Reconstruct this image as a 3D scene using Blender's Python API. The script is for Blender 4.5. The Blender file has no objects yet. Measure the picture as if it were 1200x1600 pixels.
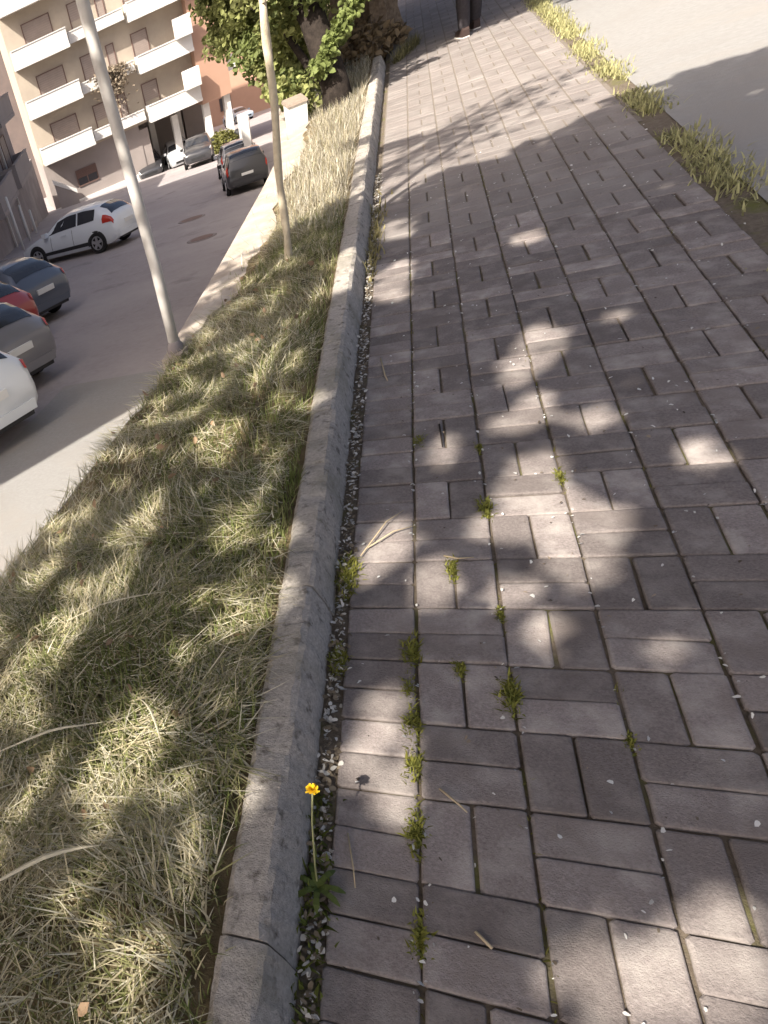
import bpy, math, random
import numpy as np
from mathutils import Matrix, Vector

random.seed(7)
rng = np.random.default_rng(11)
scn = bpy.context.scene
COL = scn.collection

# ------------------------------------------------------------------ camera, sky, sun, exposure
cam_data = bpy.data.cameras.new('camera')
cam_data.sensor_fit = 'VERTICAL'
cam_data.sensor_height = 36.0
cam_data.lens = 1034.47 / 1600 * 36.0
cam_data.shift_x = (600 - 70.3) / 1600
cam_data.shift_y = (902.3 - 800) / 1600
cam_data.clip_start = 0.05
cam_data.clip_end = 2000
cam = bpy.data.objects.new('camera', cam_data)
COL.objects.link(cam)
R = ((0.87275, 0.01416, 0.48795), (0.34976, 0.67915, -0.64530), (-0.34054, 0.73386, 0.58778))
m4 = Matrix(R).to_quaternion().to_matrix().to_4x4()
m4.translation = Vector((-0.0007, -1.5235, 1.5256))
cam.matrix_world = m4
scn.camera = cam

SUN_EL = math.radians(46)
SUN_AZ = (0.5, 0.866)                       # horizontal travel of the light
world = bpy.data.worlds.new('World')
scn.world = world
world.use_nodes = True
wn = world.node_tree
sky = wn.nodes.new('ShaderNodeTexSky')
sky.sky_type = 'NISHITA'
sky.sun_disc = False
sky.sun_elevation = SUN_EL
sky.sun_rotation = math.atan2(-SUN_AZ[0], -SUN_AZ[1])
sky.air_density = 0.7
sky.dust_density = 7.0
sky.ozone_density = 0.4
bg = wn.nodes['Background']
bg.inputs['Strength'].default_value = 0.09
wn.links.new(sky.outputs[0], bg.inputs['Color'])

sun_data = bpy.data.lights.new('sun', 'SUN')
sun_data.energy = 4.4
sun_data.angle = math.radians(0.53)
sun_data.color = (1.0, 0.93, 0.82)
sun = bpy.data.objects.new('sun', sun_data)
COL.objects.link(sun)
c_, s_ = math.cos(SUN_EL), math.sin(SUN_EL)
sun.rotation_euler = Vector((SUN_AZ[0] * c_, SUN_AZ[1] * c_, -s_)).to_track_quat('-Z', 'Y').to_euler()
sun.location = (-20, -30, 40)

scn.view_settings.view_transform = 'Standard'
scn.view_settings.look = 'None'
scn.view_settings.exposure = 1.25
scn.view_settings.gamma = 1.0
scn.view_settings.use_curve_mapping = False
scn.cycles.max_bounces = 5
scn.cycles.transparent_max_bounces = 8

# ------------------------------------------------------------------ helpers
def mat(name, col, rough=0.8, noise=None, scale=20.0, bump=0.0, bscale=60.0, spec=0.3, metal=0.0,
        objrand=0.0, islrand=0.0, blotch=None, bl_scale=3.0, bl_lo=0.45, bl_hi=0.65, attr=False, coat=0.0, stain=None, st_scale=1.6, st_lo=0.5, st_hi=0.7,
        trans=0.0, detail=6.0, hue=0.0):
    m = bpy.data.materials.new(name)
    m.use_nodes = True
    nt = m.node_tree
    N, L = nt.nodes, nt.links
    p = N['Principled BSDF']
    p.inputs['Roughness'].default_value = rough
    p.inputs['Specular IOR Level'].default_value = spec
    p.inputs['Metallic'].default_value = metal
    if coat:
        p.inputs['Coat Weight'].default_value = coat
        p.inputs['Coat Roughness'].default_value = 0.06
    tc = N.new('ShaderNodeTexCoord')
    geo = N.new('ShaderNodeNewGeometry')
    pos = geo.outputs['Position']
    if attr:
        a = N.new('ShaderNodeAttribute'); a.attribute_name = 'Col'
        cur = a.outputs['Color']
    else:
        rgb = N.new('ShaderNodeRGB'); rgb.outputs[0].default_value = (*col, 1)
        cur = rgb.outputs[0]
    def mix(fac, c1, c2, bt='MIX'):
        x = N.new('ShaderNodeMix'); x.data_type = 'RGBA'; x.blend_type = bt
        if isinstance(fac, float): x.inputs[0].default_value = fac
        else: L.new(fac, x.inputs[0])
        for s, c in ((x.inputs[6], c1), (x.inputs[7], c2)):
            if isinstance(c, tuple): s.default_value = (*c, 1)
            else: L.new(c, s)
        return x.outputs[2]
    def nz(sc, det=detail, rgh=0.6):
        t = N.new('ShaderNodeTexNoise'); t.inputs['Scale'].default_value = sc
        t.inputs['Detail'].default_value = det; t.inputs['Roughness'].default_value = rgh
        L.new(pos, t.inputs['Vector'])
        return t.outputs['Fac']
    def ramp(f, lo, hi):
        r = N.new('ShaderNodeMapRange'); r.inputs[1].default_value = lo; r.inputs[2].default_value = hi
        r.clamp = True
        L.new(f, r.inputs[0]); return r.outputs[0]
    if noise:
        cur = mix(ramp(nz(scale), 0.3, 0.7), cur, noise)
    if blotch:
        cur = mix(ramp(nz(bl_scale), bl_lo, bl_hi), cur, blotch)
    if stain:
        cur = mix(ramp(nz(st_scale), st_lo, st_hi), cur, stain)
    for on, out in ((objrand, 'obj'), (islrand, 'isl')):
        if on:
            if out == 'obj':
                o = N.new('ShaderNodeObjectInfo').outputs['Random']
            else:
                o = geo.outputs['Random Per Island']
            r = N.new('ShaderNodeMapRange'); r.inputs[3].default_value = 1 - on; r.inputs[4].default_value = 1 + on
            L.new(o, r.inputs[0])
            h = N.new('ShaderNodeHueSaturation'); L.new(r.outputs[0], h.inputs['Value']); L.new(cur, h.inputs['Color'])
            cur = h.outputs[0]
    L.new(cur, p.inputs['Base Color'])
    if bump:
        b = N.new('ShaderNodeBump'); b.inputs['Strength'].default_value = bump; b.inputs['Distance'].default_value = 0.01
        L.new(nz(bscale, 8.0, 0.7), b.inputs['Height']); L.new(b.outputs[0], p.inputs['Normal'])
    if trans:
        tr = N.new('ShaderNodeBsdfTranslucent'); L.new(cur, tr.inputs['Color'])
        ms = N.new('ShaderNodeMixShader'); ms.inputs[0].default_value = trans
        L.new(p.outputs[0], ms.inputs[1]); L.new(tr.outputs[0], ms.inputs[2])
        L.new(ms.outputs[0], N['Material Output'].inputs['Surface'])
    return m

def tag(o, label=None, cat=None, group=None, kind=None):
    if label: o['label'] = label
    if cat: o['category'] = cat
    if group: o['group'] = group
    if kind: o['kind'] = kind
    return o

def link(o, parent=None):
    COL.objects.link(o)
    if parent is not None:
        o.parent = parent
    return o

def empty(name, loc=(0, 0, 0), rot=None):
    o = bpy.data.objects.new(name, None)
    o.empty_display_size = 0.1
    o.location = loc
    if rot is not None:
        o.rotation_euler = rot
    return link(o)

def mesh_obj(name, V, F, m, parent=None, smooth=False, colors=None):
    me = bpy.data.meshes.new(name)
    me.from_pydata([tuple(map(float, v)) for v in V], [], [tuple(int(i) for i in f) for f in F])
    if smooth:
        me.polygons.foreach_set('use_smooth', [True] * len(me.polygons))
    if m is not None:
        for mm in (m if isinstance(m, (list, tuple)) else [m]):
            me.materials.append(mm)
    me.update()
    o = bpy.data.objects.new(name, me)
    return link(o, parent)

def fast_mesh(name, V, polys, m, colors=None, parent=None, smooth=False):
    """V (n,3); polys: list of (k,) arrays with the same vertex count each -> joined."""
    me = bpy.data.meshes.new(name)
    V = np.asarray(V, dtype=np.float32)
    me.vertices.add(len(V)); me.vertices.foreach_set('co', V.ravel())
    loops = np.concatenate([p.ravel() for p in polys]).astype(np.int32)
    tot = np.concatenate([np.full(len(p), p.shape[1]) for p in polys]).astype(np.int32)
    st = np.concatenate([[0], np.cumsum(tot)[:-1]]).astype(np.int32)
    me.loops.add(len(loops)); me.loops.foreach_set('vertex_index', loops)
    me.polygons.add(len(tot)); me.polygons.foreach_set('loop_start', st); me.polygons.foreach_set('loop_total', tot)
    if smooth:
        me.polygons.foreach_set('use_smooth', np.ones(len(tot), dtype=bool))
    if colors is not None:
        a = me.color_attributes.new('Col', 'FLOAT_COLOR', 'POINT')
        c = np.ones((len(V), 4), dtype=np.float32); c[:, :3] = colors
        a.data.foreach_set('color', c.ravel())
    me.materials.append(m)
    me.update(calc_edges=True)
    me.validate()
    o = bpy.data.objects.new(name, me)
    return link(o, parent)

class MB:
    def __init__(self): self.V = []; self.F = []
    def add(self, V, F):
        n = len(self.V); self.V += [tuple(v) for v in V]; self.F += [tuple(i + n for i in f) for f in F]; return self
    def box(self, x0, x1, y0, y1, z0, z1, M=None):
        V = [(x, y, z) for z in (z0, z1) for y in (y0, y1) for x in (x0, x1)]
        if M is not None: V = [tuple(M @ Vector(v)) for v in V]
        return self.add(V, [(0, 2, 3, 1), (4, 5, 7, 6), (0, 1, 5, 4), (2, 6, 7, 3), (0, 4, 6, 2), (1, 3, 7, 5)])
    def bbox(self, x0, x1, y0, y1, z0, z1, b=0.01):
        """box with its top edges bevelled"""
        V = [(x0, y0, z0), (x1, y0, z0), (x1, y1, z0), (x0, y1, z0), (x0, y0, z1 - b), (x1, y0, z1 - b), (x1, y1, z1 - b), (x0, y1, z1 - b),
             (x0 + b, y0 + b, z1), (x1 - b, y0 + b, z1), (x1 - b, y1 - b, z1), (x0 + b, y1 - b, z1)]
        F = [(3, 2, 1, 0)] + [(i, (i + 1) % 4, 4 + (i + 1) % 4, 4 + i) for i in range(4)] + [(4 + i, 4 + (i + 1) % 4, 8 + (i + 1) % 4, 8 + i) for i in range(4)] + [(8, 9, 10, 11)]
        return self.add(V, F)
    def tube(self, pts, rad, n=10, cap=True):
        pts = [Vector(p) for p in pts]
        if not isinstance(rad, (list, tuple)): rad = [rad] * len(pts)
        V = []; F = []
        prev = None
        for i, p in enumerate(pts):
            d = (pts[min(i + 1, len(pts) - 1)] - pts[max(i - 1, 0)]).normalized()
            if prev is None:
                a = d.orthogonal().normalized()
            else:
                a = (prev - d * prev.dot(d)).normalized()
            prev = a
            b = d.cross(a)
            for k in range(n):
                t = 2 * math.pi * k / n
                V.append(tuple(p + (a * math.cos(t) + b * math.sin(t)) * rad[i]))
        for i in range(len(pts) - 1):
            for k in range(n):
                F.append((i * n + k, i * n + (k + 1) % n, (i + 1) * n + (k + 1) % n, (i + 1) * n + k))
        if cap:
            F.append(tuple(range(n))[::-1]); F.append(tuple((len(pts) - 1) * n + k for k in range(n)))
        return self.add(V, F)
    def lathe(self, prof, n=20, axis='z', M=None):
        V = []; F = []
        for r, h in prof:
            for k in range(n):
                t = 2 * math.pi * k / n
                v = (r * math.cos(t), r * math.sin(t), h) if axis == 'z' else (r * math.cos(t), h, r * math.sin(t))
                V.append(tuple(M @ Vector(v)) if M is not None else v)
        for i in range(len(prof) - 1):
            for k in range(n):
                F.append((i * n + k, i * n + (k + 1) % n, (i + 1) * n + (k + 1) % n, (i + 1) * n + k))
        F.append(tuple(range(n))[::-1]); F.append(tuple((len(prof) - 1) * n + k for k in range(n)))
        return self.add(V, F)
    def build(self, name, m, parent=None, smooth=False):
        return mesh_obj(name, self.V, self.F, m, parent, smooth)

def hash2(ix, iy, seed=0):
    h = np.sin(ix * 127.1 + iy * 311.7 + seed * 74.7) * 43758.5453
    return h - np.floor(h)
def vnoise(x, y, sc=1.0, seed=0):
    x = np.asarray(x) * sc; y = np.asarray(y) * sc
    ix, iy = np.floor(x), np.floor(y); fx, fy = x - ix, y - iy
    fx = fx * fx * (3 - 2 * fx); fy = fy * fy * (3 - 2 * fy)
    a = hash2(ix, iy, seed); b = hash2(ix + 1, iy, seed); c = hash2(ix, iy + 1, seed); d = hash2(ix + 1, iy + 1, seed)
    return (a * (1 - fx) + b * fx) * (1 - fy) + (c * (1 - fx) + d * fx) * fy

def in_poly(px, py, poly):
    inside = np.zeros(len(px), dtype=bool)
    n = len(poly)
    for i in range(n):
        x1, y1 = poly[i]; x2, y2 = poly[(i + 1) % n]
        if y1 == y2: continue
        c = ((y1 > py) != (y2 > py)) & (px < (x2 - x1) * (py - y1) / (y2 - y1) + x1)
        inside ^= c
    return inside

def blade_mesh(name, P, D, up, length, width, bend, cols, m, parent=None, seg=3):
    """P base points (n,3); D unit leaning directions (n,3) horizontal; up = tilt from the vertical (rad, n)."""
    n = len(P)
    side = np.stack([-D[:, 1], D[:, 0], np.zeros(n)], 1)
    rows = []
    pos = P.copy()
    ang = up.copy()
    for s in range(seg + 1):
        w = width * (1 - (s / seg) ** 1.6)
        if s < seg:
            rows.append(pos - side * w[:, None] * 0.5); rows.append(pos + side * w[:, None] * 0.5)
        else:
            rows.append(pos)
        st = length / seg
        pos = pos + (D * np.sin(ang)[:, None] + np.array([0, 0, 1.0]) * np.cos(ang)[:, None]) * st[:, None]
        ang = ang + bend / seg
    k = len(rows)
    V = np.stack(rows, 1).reshape(-1, 3)
    V[:, 2] = np.maximum(V[:, 2], np.repeat(P[:, 2], k) - 0.004)
    b = np.arange(n) * k
    quads = [np.stack([b + 2 * s, b + 2 * s + 1, b + 2 * s + 3, b + 2 * s + 2], 1) for s in range(seg - 1)]
    tris = [np.stack([b + 2 * (seg - 1), b + 2 * (seg - 1) + 1, b + k - 1], 1)]
    return fast_mesh(name, V, quads + tris, m, np.repeat(cols, k, 0), parent)

def leaf_mesh(name, P, size, m, cols, parent=None, aspect=0.6, droop=None, fold=0.25):
    """folded six-point leaves at P, random orientation"""
    n = len(P)
    a = rng.normal(size=(n, 3)); a[:, 2] = a[:, 2] * 0.6 - (0.5 if droop else 0.0)
    a /= np.linalg.norm(a, axis=1)[:, None]
    t = rng.normal(size=(n, 3)); b = np.cross(a, t); b /= np.linalg.norm(b, axis=1)[:, None]
    c = np.cross(a, b)
    L = size[:, None]; W = L * aspect
    p0 = P
    p1 = P + a * L * 0.35 + b * W * 0.5 + c * W * fold
    p2 = P + a * L * 0.75 + b * W * 0.36 + c * W * fold * 0.8
    p3 = P + a * L
    p4 = P + a * L * 0.75 - b * W * 0.36 + c * W * fold * 0.8
    p5 = P + a * L * 0.35 - b * W * 0.5 + c * W * fold
    V = np.stack([p0, p1, p2, p3, p4, p5], 1).reshape(-1, 3)
    i = np.arange(n) * 6
    q1 = np.stack([i, i + 1, i + 2, i + 3], 1); q2 = np.stack([i, i + 3, i + 4, i + 5], 1)
    return fast_mesh(name, V, [q1, q2], m, np.repeat(cols, 6, 0), parent)

def road_z(y): return -1.7 - 0.12 * y
ROAD_TILT = math.atan(-0.12)

# ------------------------------------------------------------------ materials
M = {}
M['paver'] = mat('paver', (0.32, 0.277, 0.262), 0.95, (0.20, 0.17, 0.16), 150, 0.6, 260, spec=0.15, objrand=0.27, blotch=(0.43, 0.385, 0.355), bl_scale=10, bl_lo=0.46, bl_hi=0.75, stain=(0.225, 0.19, 0.175), st_scale=4.2, st_lo=0.52, st_hi=0.70)
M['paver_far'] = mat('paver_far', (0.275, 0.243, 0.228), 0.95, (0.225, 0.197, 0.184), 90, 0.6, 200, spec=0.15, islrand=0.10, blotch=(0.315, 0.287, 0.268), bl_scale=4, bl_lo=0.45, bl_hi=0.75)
M['joint'] = mat('joint_soil', (0.12, 0.095, 0.07), 1.0, (0.21, 0.17, 0.13), 60, 0.8, 150, blotch=(0.15, 0.15, 0.045), bl_scale=5, bl_lo=0.52, bl_hi=0.68)
M['sunlit_joint'] = mat('sunlit_sandy_joint', (0.23, 0.195, 0.165), 1.0, (0.17, 0.145, 0.12), 30, 0.5, 150)
M['kerb'] = mat('kerb_concrete', (0.66, 0.605, 0.55), 0.95, (0.42, 0.375, 0.33), 95, 1.0, 230, spec=0.1, blotch=(0.17, 0.148, 0.125), bl_scale=26, bl_lo=0.55, bl_hi=0.70, objrand=0.07, stain=(0.34, 0.31, 0.25), st_scale=5, st_lo=0.5, st_hi=0.72)
M['concrete'] = mat('pale_concrete', (0.32, 0.31, 0.30), 0.9, (0.27, 0.26, 0.25), 25, 0.6, 120, stain=(0.30, 0.28, 0.26), st_scale=0.9, st_lo=0.5, st_hi=0.62, blotch=(0.28, 0.265, 0.25), bl_scale=1.7, bl_lo=0.5, bl_hi=0.75)
M['coping'] = mat('coping_concrete', (0.46, 0.39, 0.33), 0.9, (0.38, 0.32, 0.27), 14, 0.5, 90, blotch=(0.50, 0.45, 0.40), bl_scale=5)
M['wallc'] = mat('retaining_concrete', (0.36, 0.34, 0.31), 0.9, (0.27, 0.25, 0.23), 3, 0.5, 40)
M['soil'] = mat('verge_soil', (0.16, 0.12, 0.07), 1.0, (0.10, 0.08, 0.045), 30, 0.9, 80, blotch=(0.30, 0.23, 0.13), bl_scale=5)
M['sand'] = mat('bare_soil', (0.42, 0.33, 0.22), 1.0, (0.33, 0.26, 0.17), 20, 0.8, 90)
M['asphalt'] = mat('worn_asphalt', (0.36, 0.325, 0.325), 0.95, (0.31, 0.28, 0.28), 9, 0.4, 120, spec=0.1, blotch=(0.40, 0.365, 0.36), bl_scale=0.35, bl_lo=0.45, bl_hi=0.7, stain=(0.26, 0.235, 0.235), st_scale=0.8, st_lo=0.58, st_hi=0.70)
M['ground'] = mat('far_ground', (0.14, 0.13, 0.09), 1.0, (0.09, 0.10, 0.05), 0.2)
M['blade'] = mat('grass_blade', (0, 0, 0), 0.75, attr=True, trans=0.3, spec=0.15)
M['leaf'] = mat('tree_leaf', (0, 0, 0), 0.6, attr=True, trans=0.35, spec=0.25)
M['petal'] = mat('petal', (0, 0, 0), 0.8, attr=True, trans=0.2)
M['bark'] = mat('dark_bark', (0.05, 0.04, 0.034), 0.95, (0.022, 0.018, 0.016), 25, 1.0, 60, spec=0.1)
M['bark_pale'] = mat('pale_bark', (0.36, 0.27, 0.18), 0.95, (0.16, 0.11, 0.075), 18, 1.0, 50)
M['stake'] = mat('weathered_wood', (0.66, 0.58, 0.44), 0.85, (0.52, 0.44, 0.32), 30, 0.5, 80)
M['galv'] = mat('galvanised_steel', (0.62, 0.59, 0.56), 0.6, (0.54, 0.51, 0.48), 20, 0.1, 60, metal=0.1, spec=0.4)
M['white_stone'] = mat('white_stone', (0.80, 0.79, 0.75), 0.7, (0.72, 0.70, 0.66), 20, 0.3, 80)
M['stone_cap'] = mat('stone_cap', (0.36, 0.29, 0.24), 0.9, (0.27, 0.22, 0.18), 30, 0.5, 80)
M['render_cream'] = mat('cream_render', (0.45, 0.39, 0.32), 0.9, (0.42, 0.36, 0.295), 1.5, 0.2, 60, blotch=(0.38, 0.325, 0.27), bl_scale=0.5)
M['render_white'] = mat('white_render', (0.70, 0.685, 0.66), 0.85, (0.63, 0.615, 0.59), 2.2, 0.15, 60)
M['render_peach'] = mat('peach_render', (0.45, 0.28, 0.205), 0.9, (0.41, 0.255, 0.185), 1.2, 0.2, 60)
M['render_grey'] = mat('grey_render', (0.33, 0.29, 0.275), 0.9, (0.29, 0.255, 0.24), 1.0, 0.2, 60)
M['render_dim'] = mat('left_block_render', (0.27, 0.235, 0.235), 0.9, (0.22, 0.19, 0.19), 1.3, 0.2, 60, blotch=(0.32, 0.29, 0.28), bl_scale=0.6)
M['shade_brown'] = mat('shade_brown_render', (0.13, 0.10, 0.09), 0.9, (0.10, 0.08, 0.075), 1.0)  # shade put into the colour of the rear block
M['shutter'] = mat('roller_shutter', (0.34, 0.28, 0.25), 0.6, (0.30, 0.245, 0.22), 3)
M['frame_brown'] = mat('brown_frame', (0.16, 0.10, 0.085), 0.6)
M['glass'] = mat('window_glass', (0.05, 0.05, 0.055), 0.08, spec=0.7)
M['dark_int'] = mat('dark_interior', (0.05, 0.045, 0.045), 0.9)
M['tyre'] = mat('tyre_rubber', (0.02, 0.02, 0.021), 0.85)
M['rim'] = mat('alloy_rim', (0.55, 0.55, 0.56), 0.3, metal=0.8, spec=0.5)
M['carglass'] = mat('car_glass', (0.03, 0.033, 0.04), 0.06, spec=0.8)
M['black_plastic'] = mat('black_plastic', (0.025, 0.025, 0.027), 0.55)
M['tail'] = mat('tail_lens', (0.45, 0.035, 0.02), 0.2, spec=0.6)
M['head'] = mat('head_lens', (0.6, 0.62, 0.64), 0.12, spec=0.7)
M['plate'] = mat('number_plate', (0.75, 0.75, 0.73), 0.5)
def paint(n, c): M[n] = mat(n, c, 0.32, spec=0.5, coat=0.8, noise=tuple(x * 0.93 for x in c), scale=1.5)
paint('paint_white', (0.72, 0.76, 0.80)); paint('paint_dark', (0.035, 0.035, 0.04)); paint('paint_grey', (0.20, 0.20, 0.22))
paint('paint_silver', (0.45, 0.46, 0.48)); paint('paint_red', (0.38, 0.05, 0.045)); paint('paint_blue', (0.09, 0.11, 0.15)); paint('paint_pale', (0.38, 0.46, 0.55))
M['skin'] = mat('skin', (0.55, 0.36, 0.27), 0.6)
M['trousers'] = mat('dark_trousers', (0.05, 0.045, 0.05), 0.9, (0.035, 0.03, 0.035), 40, 0.4, 90)
M['jacket'] = mat('dark_jacket', (0.06, 0.055, 0.06), 0.9)
M['shoe'] = mat('dark_shoe', (0.06, 0.04, 0.035), 0.6)
M['sole'] = mat('pale_sole', (0.7, 0.68, 0.64), 0.8)
M['hair'] = mat('hair', (0.04, 0.03, 0.02), 0.8)
M['yellow'] = mat('dandelion_yellow', (0.75, 0.50, 0.02), 0.7, trans=0.2)
M['stem'] = mat('flower_stem', (0.30, 0.30, 0.14), 0.7)
M['hay'] = mat('twig', (0.50, 0.40, 0.26), 0.9)
M['weedleaf'] = mat('weed_leaf', (.10, .13, .03), .7, trans=.2)
M['petal_straw'] = mat('straw_leaf', (.62, .56, .42), .7, trans=.15)
M['paint_line'] = mat('road_paint', (0.7, 0.69, 0.66), 0.8, (0.5, 0.48, 0.46), 20)

# ------------------------------------------------------------------ the ground: road below, path level above
def sheet(name, x0, x1, y0, y1, zf, m, nx=2, ny=2, jit=0.0):
    V = []; F = []
    for j in range(ny):
        for i in range(nx):
            x = x0 + (x1 - x0) * i / (nx - 1); y = y0 + (y1 - y0) * j / (ny - 1)
            V.append((x, y, zf(x, y) + (random.uniform(-jit, jit) if jit else 0)))
    for j in range(ny - 1):
        for i in range(nx - 1):
            a = j * nx + i; F.append((a, a + 1, a + nx + 1, a + nx))
    o = mesh_obj(name, V, F, m, smooth=True)
    return tag(o, kind='structure')

sheet('ground', -3000, 3000, -3000, 5000, lambda x, y: -22, M['ground'])
road = sheet('road', -60, 0.4, -13, 150, lambda x, y: road_z(y), M['asphalt'])
# upper terrace (edge against the road follows EDGE)
EDGE = [(-1.75, -13), (-1.68, -1.6), (-1.50, 0.2), (-1.39, 0.87), (-1.24, 1.75), (-1.20, 2.3), (-1.14, 3.45), (-1.08, 5.13), (-1.07, 6.2),
        (-1.18, 7.2), (-1.36, 8.3), (-1.5, 9.4), (-1.75, 12), (-2.5, 18), (-4.0, 30), (-4.4, 60)]
def edge_x(y):
    return float(np.interp(y, [e[1] for e in EDGE], [e[0] for e in EDGE]))
V = []; F = []
ys = [e[1] for e in EDGE]
for k, y in enumerate(ys):
    V += [(edge_x(y) + 0.02, y, -0.14), (80, y, -0.14)]
    if k: F.append((2 * k - 2, 2 * k - 1, 2 * k + 1, 2 * k))
tag(mesh_obj('terrace_ground', V, F, M['sand']), kind='structure')

def verge_z(x, y):
    ex = edge_x(y)
    t = min(max((x - ex) / (-0.36 - ex), 0), 1.05)
    z = -0.06 + 0.145 * t ** 0.8
    z += 0.03 * (float(vnoise(x, y, 3.1, 3)) - 0.5) * min(1, 4 * (1 - t)) + 0.012 * (float(vnoise(x, y, 11, 5)) - 0.5) * min(1, 6 * abs(1 - t))
    return z
V = []; F = []
NY, NX = 130, 16
for j in range(NY):
    y = -4 + 14.5 * j / (NY - 1)
    for i in range(NX):
        x0 = edge_x(y) + 0.01
        x = x0 + (-0.345 - x0) * i / (NX - 1)
        V.append((x, y, verge_z(x, y)))
for j in range(NY - 1):
    for i in range(NX - 1):
        a = j * NX + i; F.append((a, a + 1, a + NX + 1, a + NX))
tag(mesh_obj('grass_verge', V, F, M['soil'], smooth=True), kind='structure')

# retaining wall with its coping
rw = empty('retaining_wall', (-1.2, 2.0, road_z(2)))
tag(rw, 'concrete retaining wall with pale coping between grass verge and lower road', 'wall')
V = []; F = []
yy = np.concatenate([np.linspace(-12.5, 10, 46), np.linspace(11, 60, 25)])
for k, y in enumerate(yy):
    x = edge_x(y); zb = road_z(y) - 0.3
    V += [(x, y, zb), (x, y, -0.055), (x + 0.03, y, -0.05), (x + 0.3, y, -0.1)]
    if k:
        b = 4 * k
        F += [(b - 4, b, b + 1, b - 3), (b - 3, b + 1, b + 2, b - 2), (b - 2, b + 2, b + 3, b - 1)]
w_ = mesh_obj('wall_face', V, F, M['wallc'], rw); w_.matrix_parent_inverse = Matrix.Translation(rw.location).inverted()
def coping_w(y): return float(np.interp(y, [1.9, 2.4, 3.3, 4.8, 6.2, 7.6, 9.5], [0.02, 0.16, 0.33, 0.17, 0.24, 0.30, 0.25]))
segs = np.arange(2.0, 9.6, 0.95)
for k, y0 in enumerate(segs):
    V = []; F = []
    sub = np.linspace(y0, y0 + 0.94, 5)
    for q, y in enumerate(sub):
        x = edge_x(y) - 0.03; wv = coping_w(y) + 0.03 + 0.03 * math.sin(7 * y) + 0.02 * math.sin(17 * y)
        zt = -0.012
        V += [(x, y, -0.12), (x, y, zt - 0.008), (x + 0.012, y, zt), (x + wv, y, zt + 0.012), (x + wv + 0.01, y, -0.1)]
        if q:
            b = 5 * q
            F += [(b - 5 + r, b + r, b + r + 1, b - 4 + r) for r in range(4)]
    F += [(0, 1, 2, 3, 4), tuple(5 * 4 + r for r in (4, 3, 2, 1, 0))]
    c = mesh_obj('coping', V, F, M['coping'], rw); c.matrix_parent_inverse = Matrix.Translation(rw.location).inverted()

# path bed with pavers in basket weave
S = 0.2
path = sheet('path', -0.222, 1.42, -3.2, 17, lambda x, y: -0.0095 + 0.0022 * math.sin(9 * x + 7 * y) + 0.0015 * math.sin(31 * x - 17 * y), M['joint'], 14, 120)
jf = sheet('joint_fill', -0.18, 1.22, 4.1, 16.9, lambda x, y: -0.0028, M['sunlit_joint'], 3, 12)  # flush sandy fill, coloured paler where the path lies in sun
def paver_mesh(name, lx, ly, seed=0):
    b = 0.0045
    x, y = lx / 2 - 0.0030, ly / 2 - 0.0017
    mb = MB()
    # worn outline: octagon-like corners and slightly uneven sides
    pr = random.Random(seed)
    ring = []
    for (cx, cy) in ((-1, -1), (1, -1), (1, 1), (-1, 1)):
        c1, c2 = pr.uniform(.003, .009), pr.uniform(.003, .009)
        a_, b_ = (cx * (x - c1), cy * y), (cx * x, cy * (y - c2))
        ring += [a_, b_] if cx * cy < 0 else [b_, a_]
    ring = [ring[1], ring[2], ring[3], ring[4], ring[5], ring[6], ring[7], ring[0]]
    full = []
    for q in range(8):
        p0, p1 = ring[q], ring[(q + 1) % 8]
        full.append(p0)
        if math.hypot(p1[0] - p0[0], p1[1] - p0[1]) > .03:
            for f in (.33, .67):
                full.append(((p0[0] + (p1[0] - p0[0]) * f) * pr.uniform(.988, 1.0), (p0[1] + (p1[1] - p0[1]) * f) * pr.uniform(.982, 1.0)))
    n_ = len(full)
    V = [(u, v, -.05) for u, v in full] + [(u, v, -b) for u, v in full] + [(u * (1 - b * .55 / x), v * (1 - b * .55 / y), -b * .28) for u, v in full] + [(u * (1 - b * 1.6 / x), v * (1 - b * 1.6 / y), pr.uniform(-.0006, .0003)) for u, v in full]
    F = []
    for L_ in range(3):
        F += [(L_ * n_ + q, L_ * n_ + (q + 1) % n_, (L_ + 1) * n_ + (q + 1) % n_, (L_ + 1) * n_ + q) for q in range(n_)]
    F.append(tuple(3 * n_ + q for q in range(n_)))
    mb.add(V, F)
    me = bpy.data.meshes.new(name)
    me.from_pydata(mb.V, [], mb.F); me.materials.append(M['paver']); me.update()
    return me
PM = {k: [paver_mesh('paver_' + k, a, b, 10 * i + q) for q in range(6)] for i, (k, a, b) in enumerate((('t', 0.2, 0.1), ('l', 0.1, 0.2), ('e', 0.175, 0.1)))}
SZ = {'t': (0.2, 0.1), 'l': (0.1, 0.2), 'e': (0.175, 0.1)}
pv = []
for j in range(-15, 86):
    y = j * S
    for h in (0, 1):
        pv.append(('e', -0.0875, y + 0.05 + 0.1 * h))
    for i in range(6):
        x = i * S
        if (i + j) % 2 == 0:
            pv += [('l', x + 0.05, y + 0.1), ('l', x + 0.15, y + 0.1)]
        else:
            pv += [('t', x + 0.1, y + 0.05), ('t', x + 0.1, y + 0.15)]
near = [p for p in pv if -1.4 < p[2] < 2.95][:300]
nearset = set(near)
for t, x, y in near:
    o = bpy.data.objects.new('paver', random.choice(PM[t]))
    o.location = (x + random.uniform(-.0018, .0018), y + random.uniform(-.0018, .0018), random.gauss(0, .0016))
    o.rotation_euler = (random.gauss(0, .009), random.gauss(0, .009), random.gauss(0, .011))
    link(o, path)
mb = MB()
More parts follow.
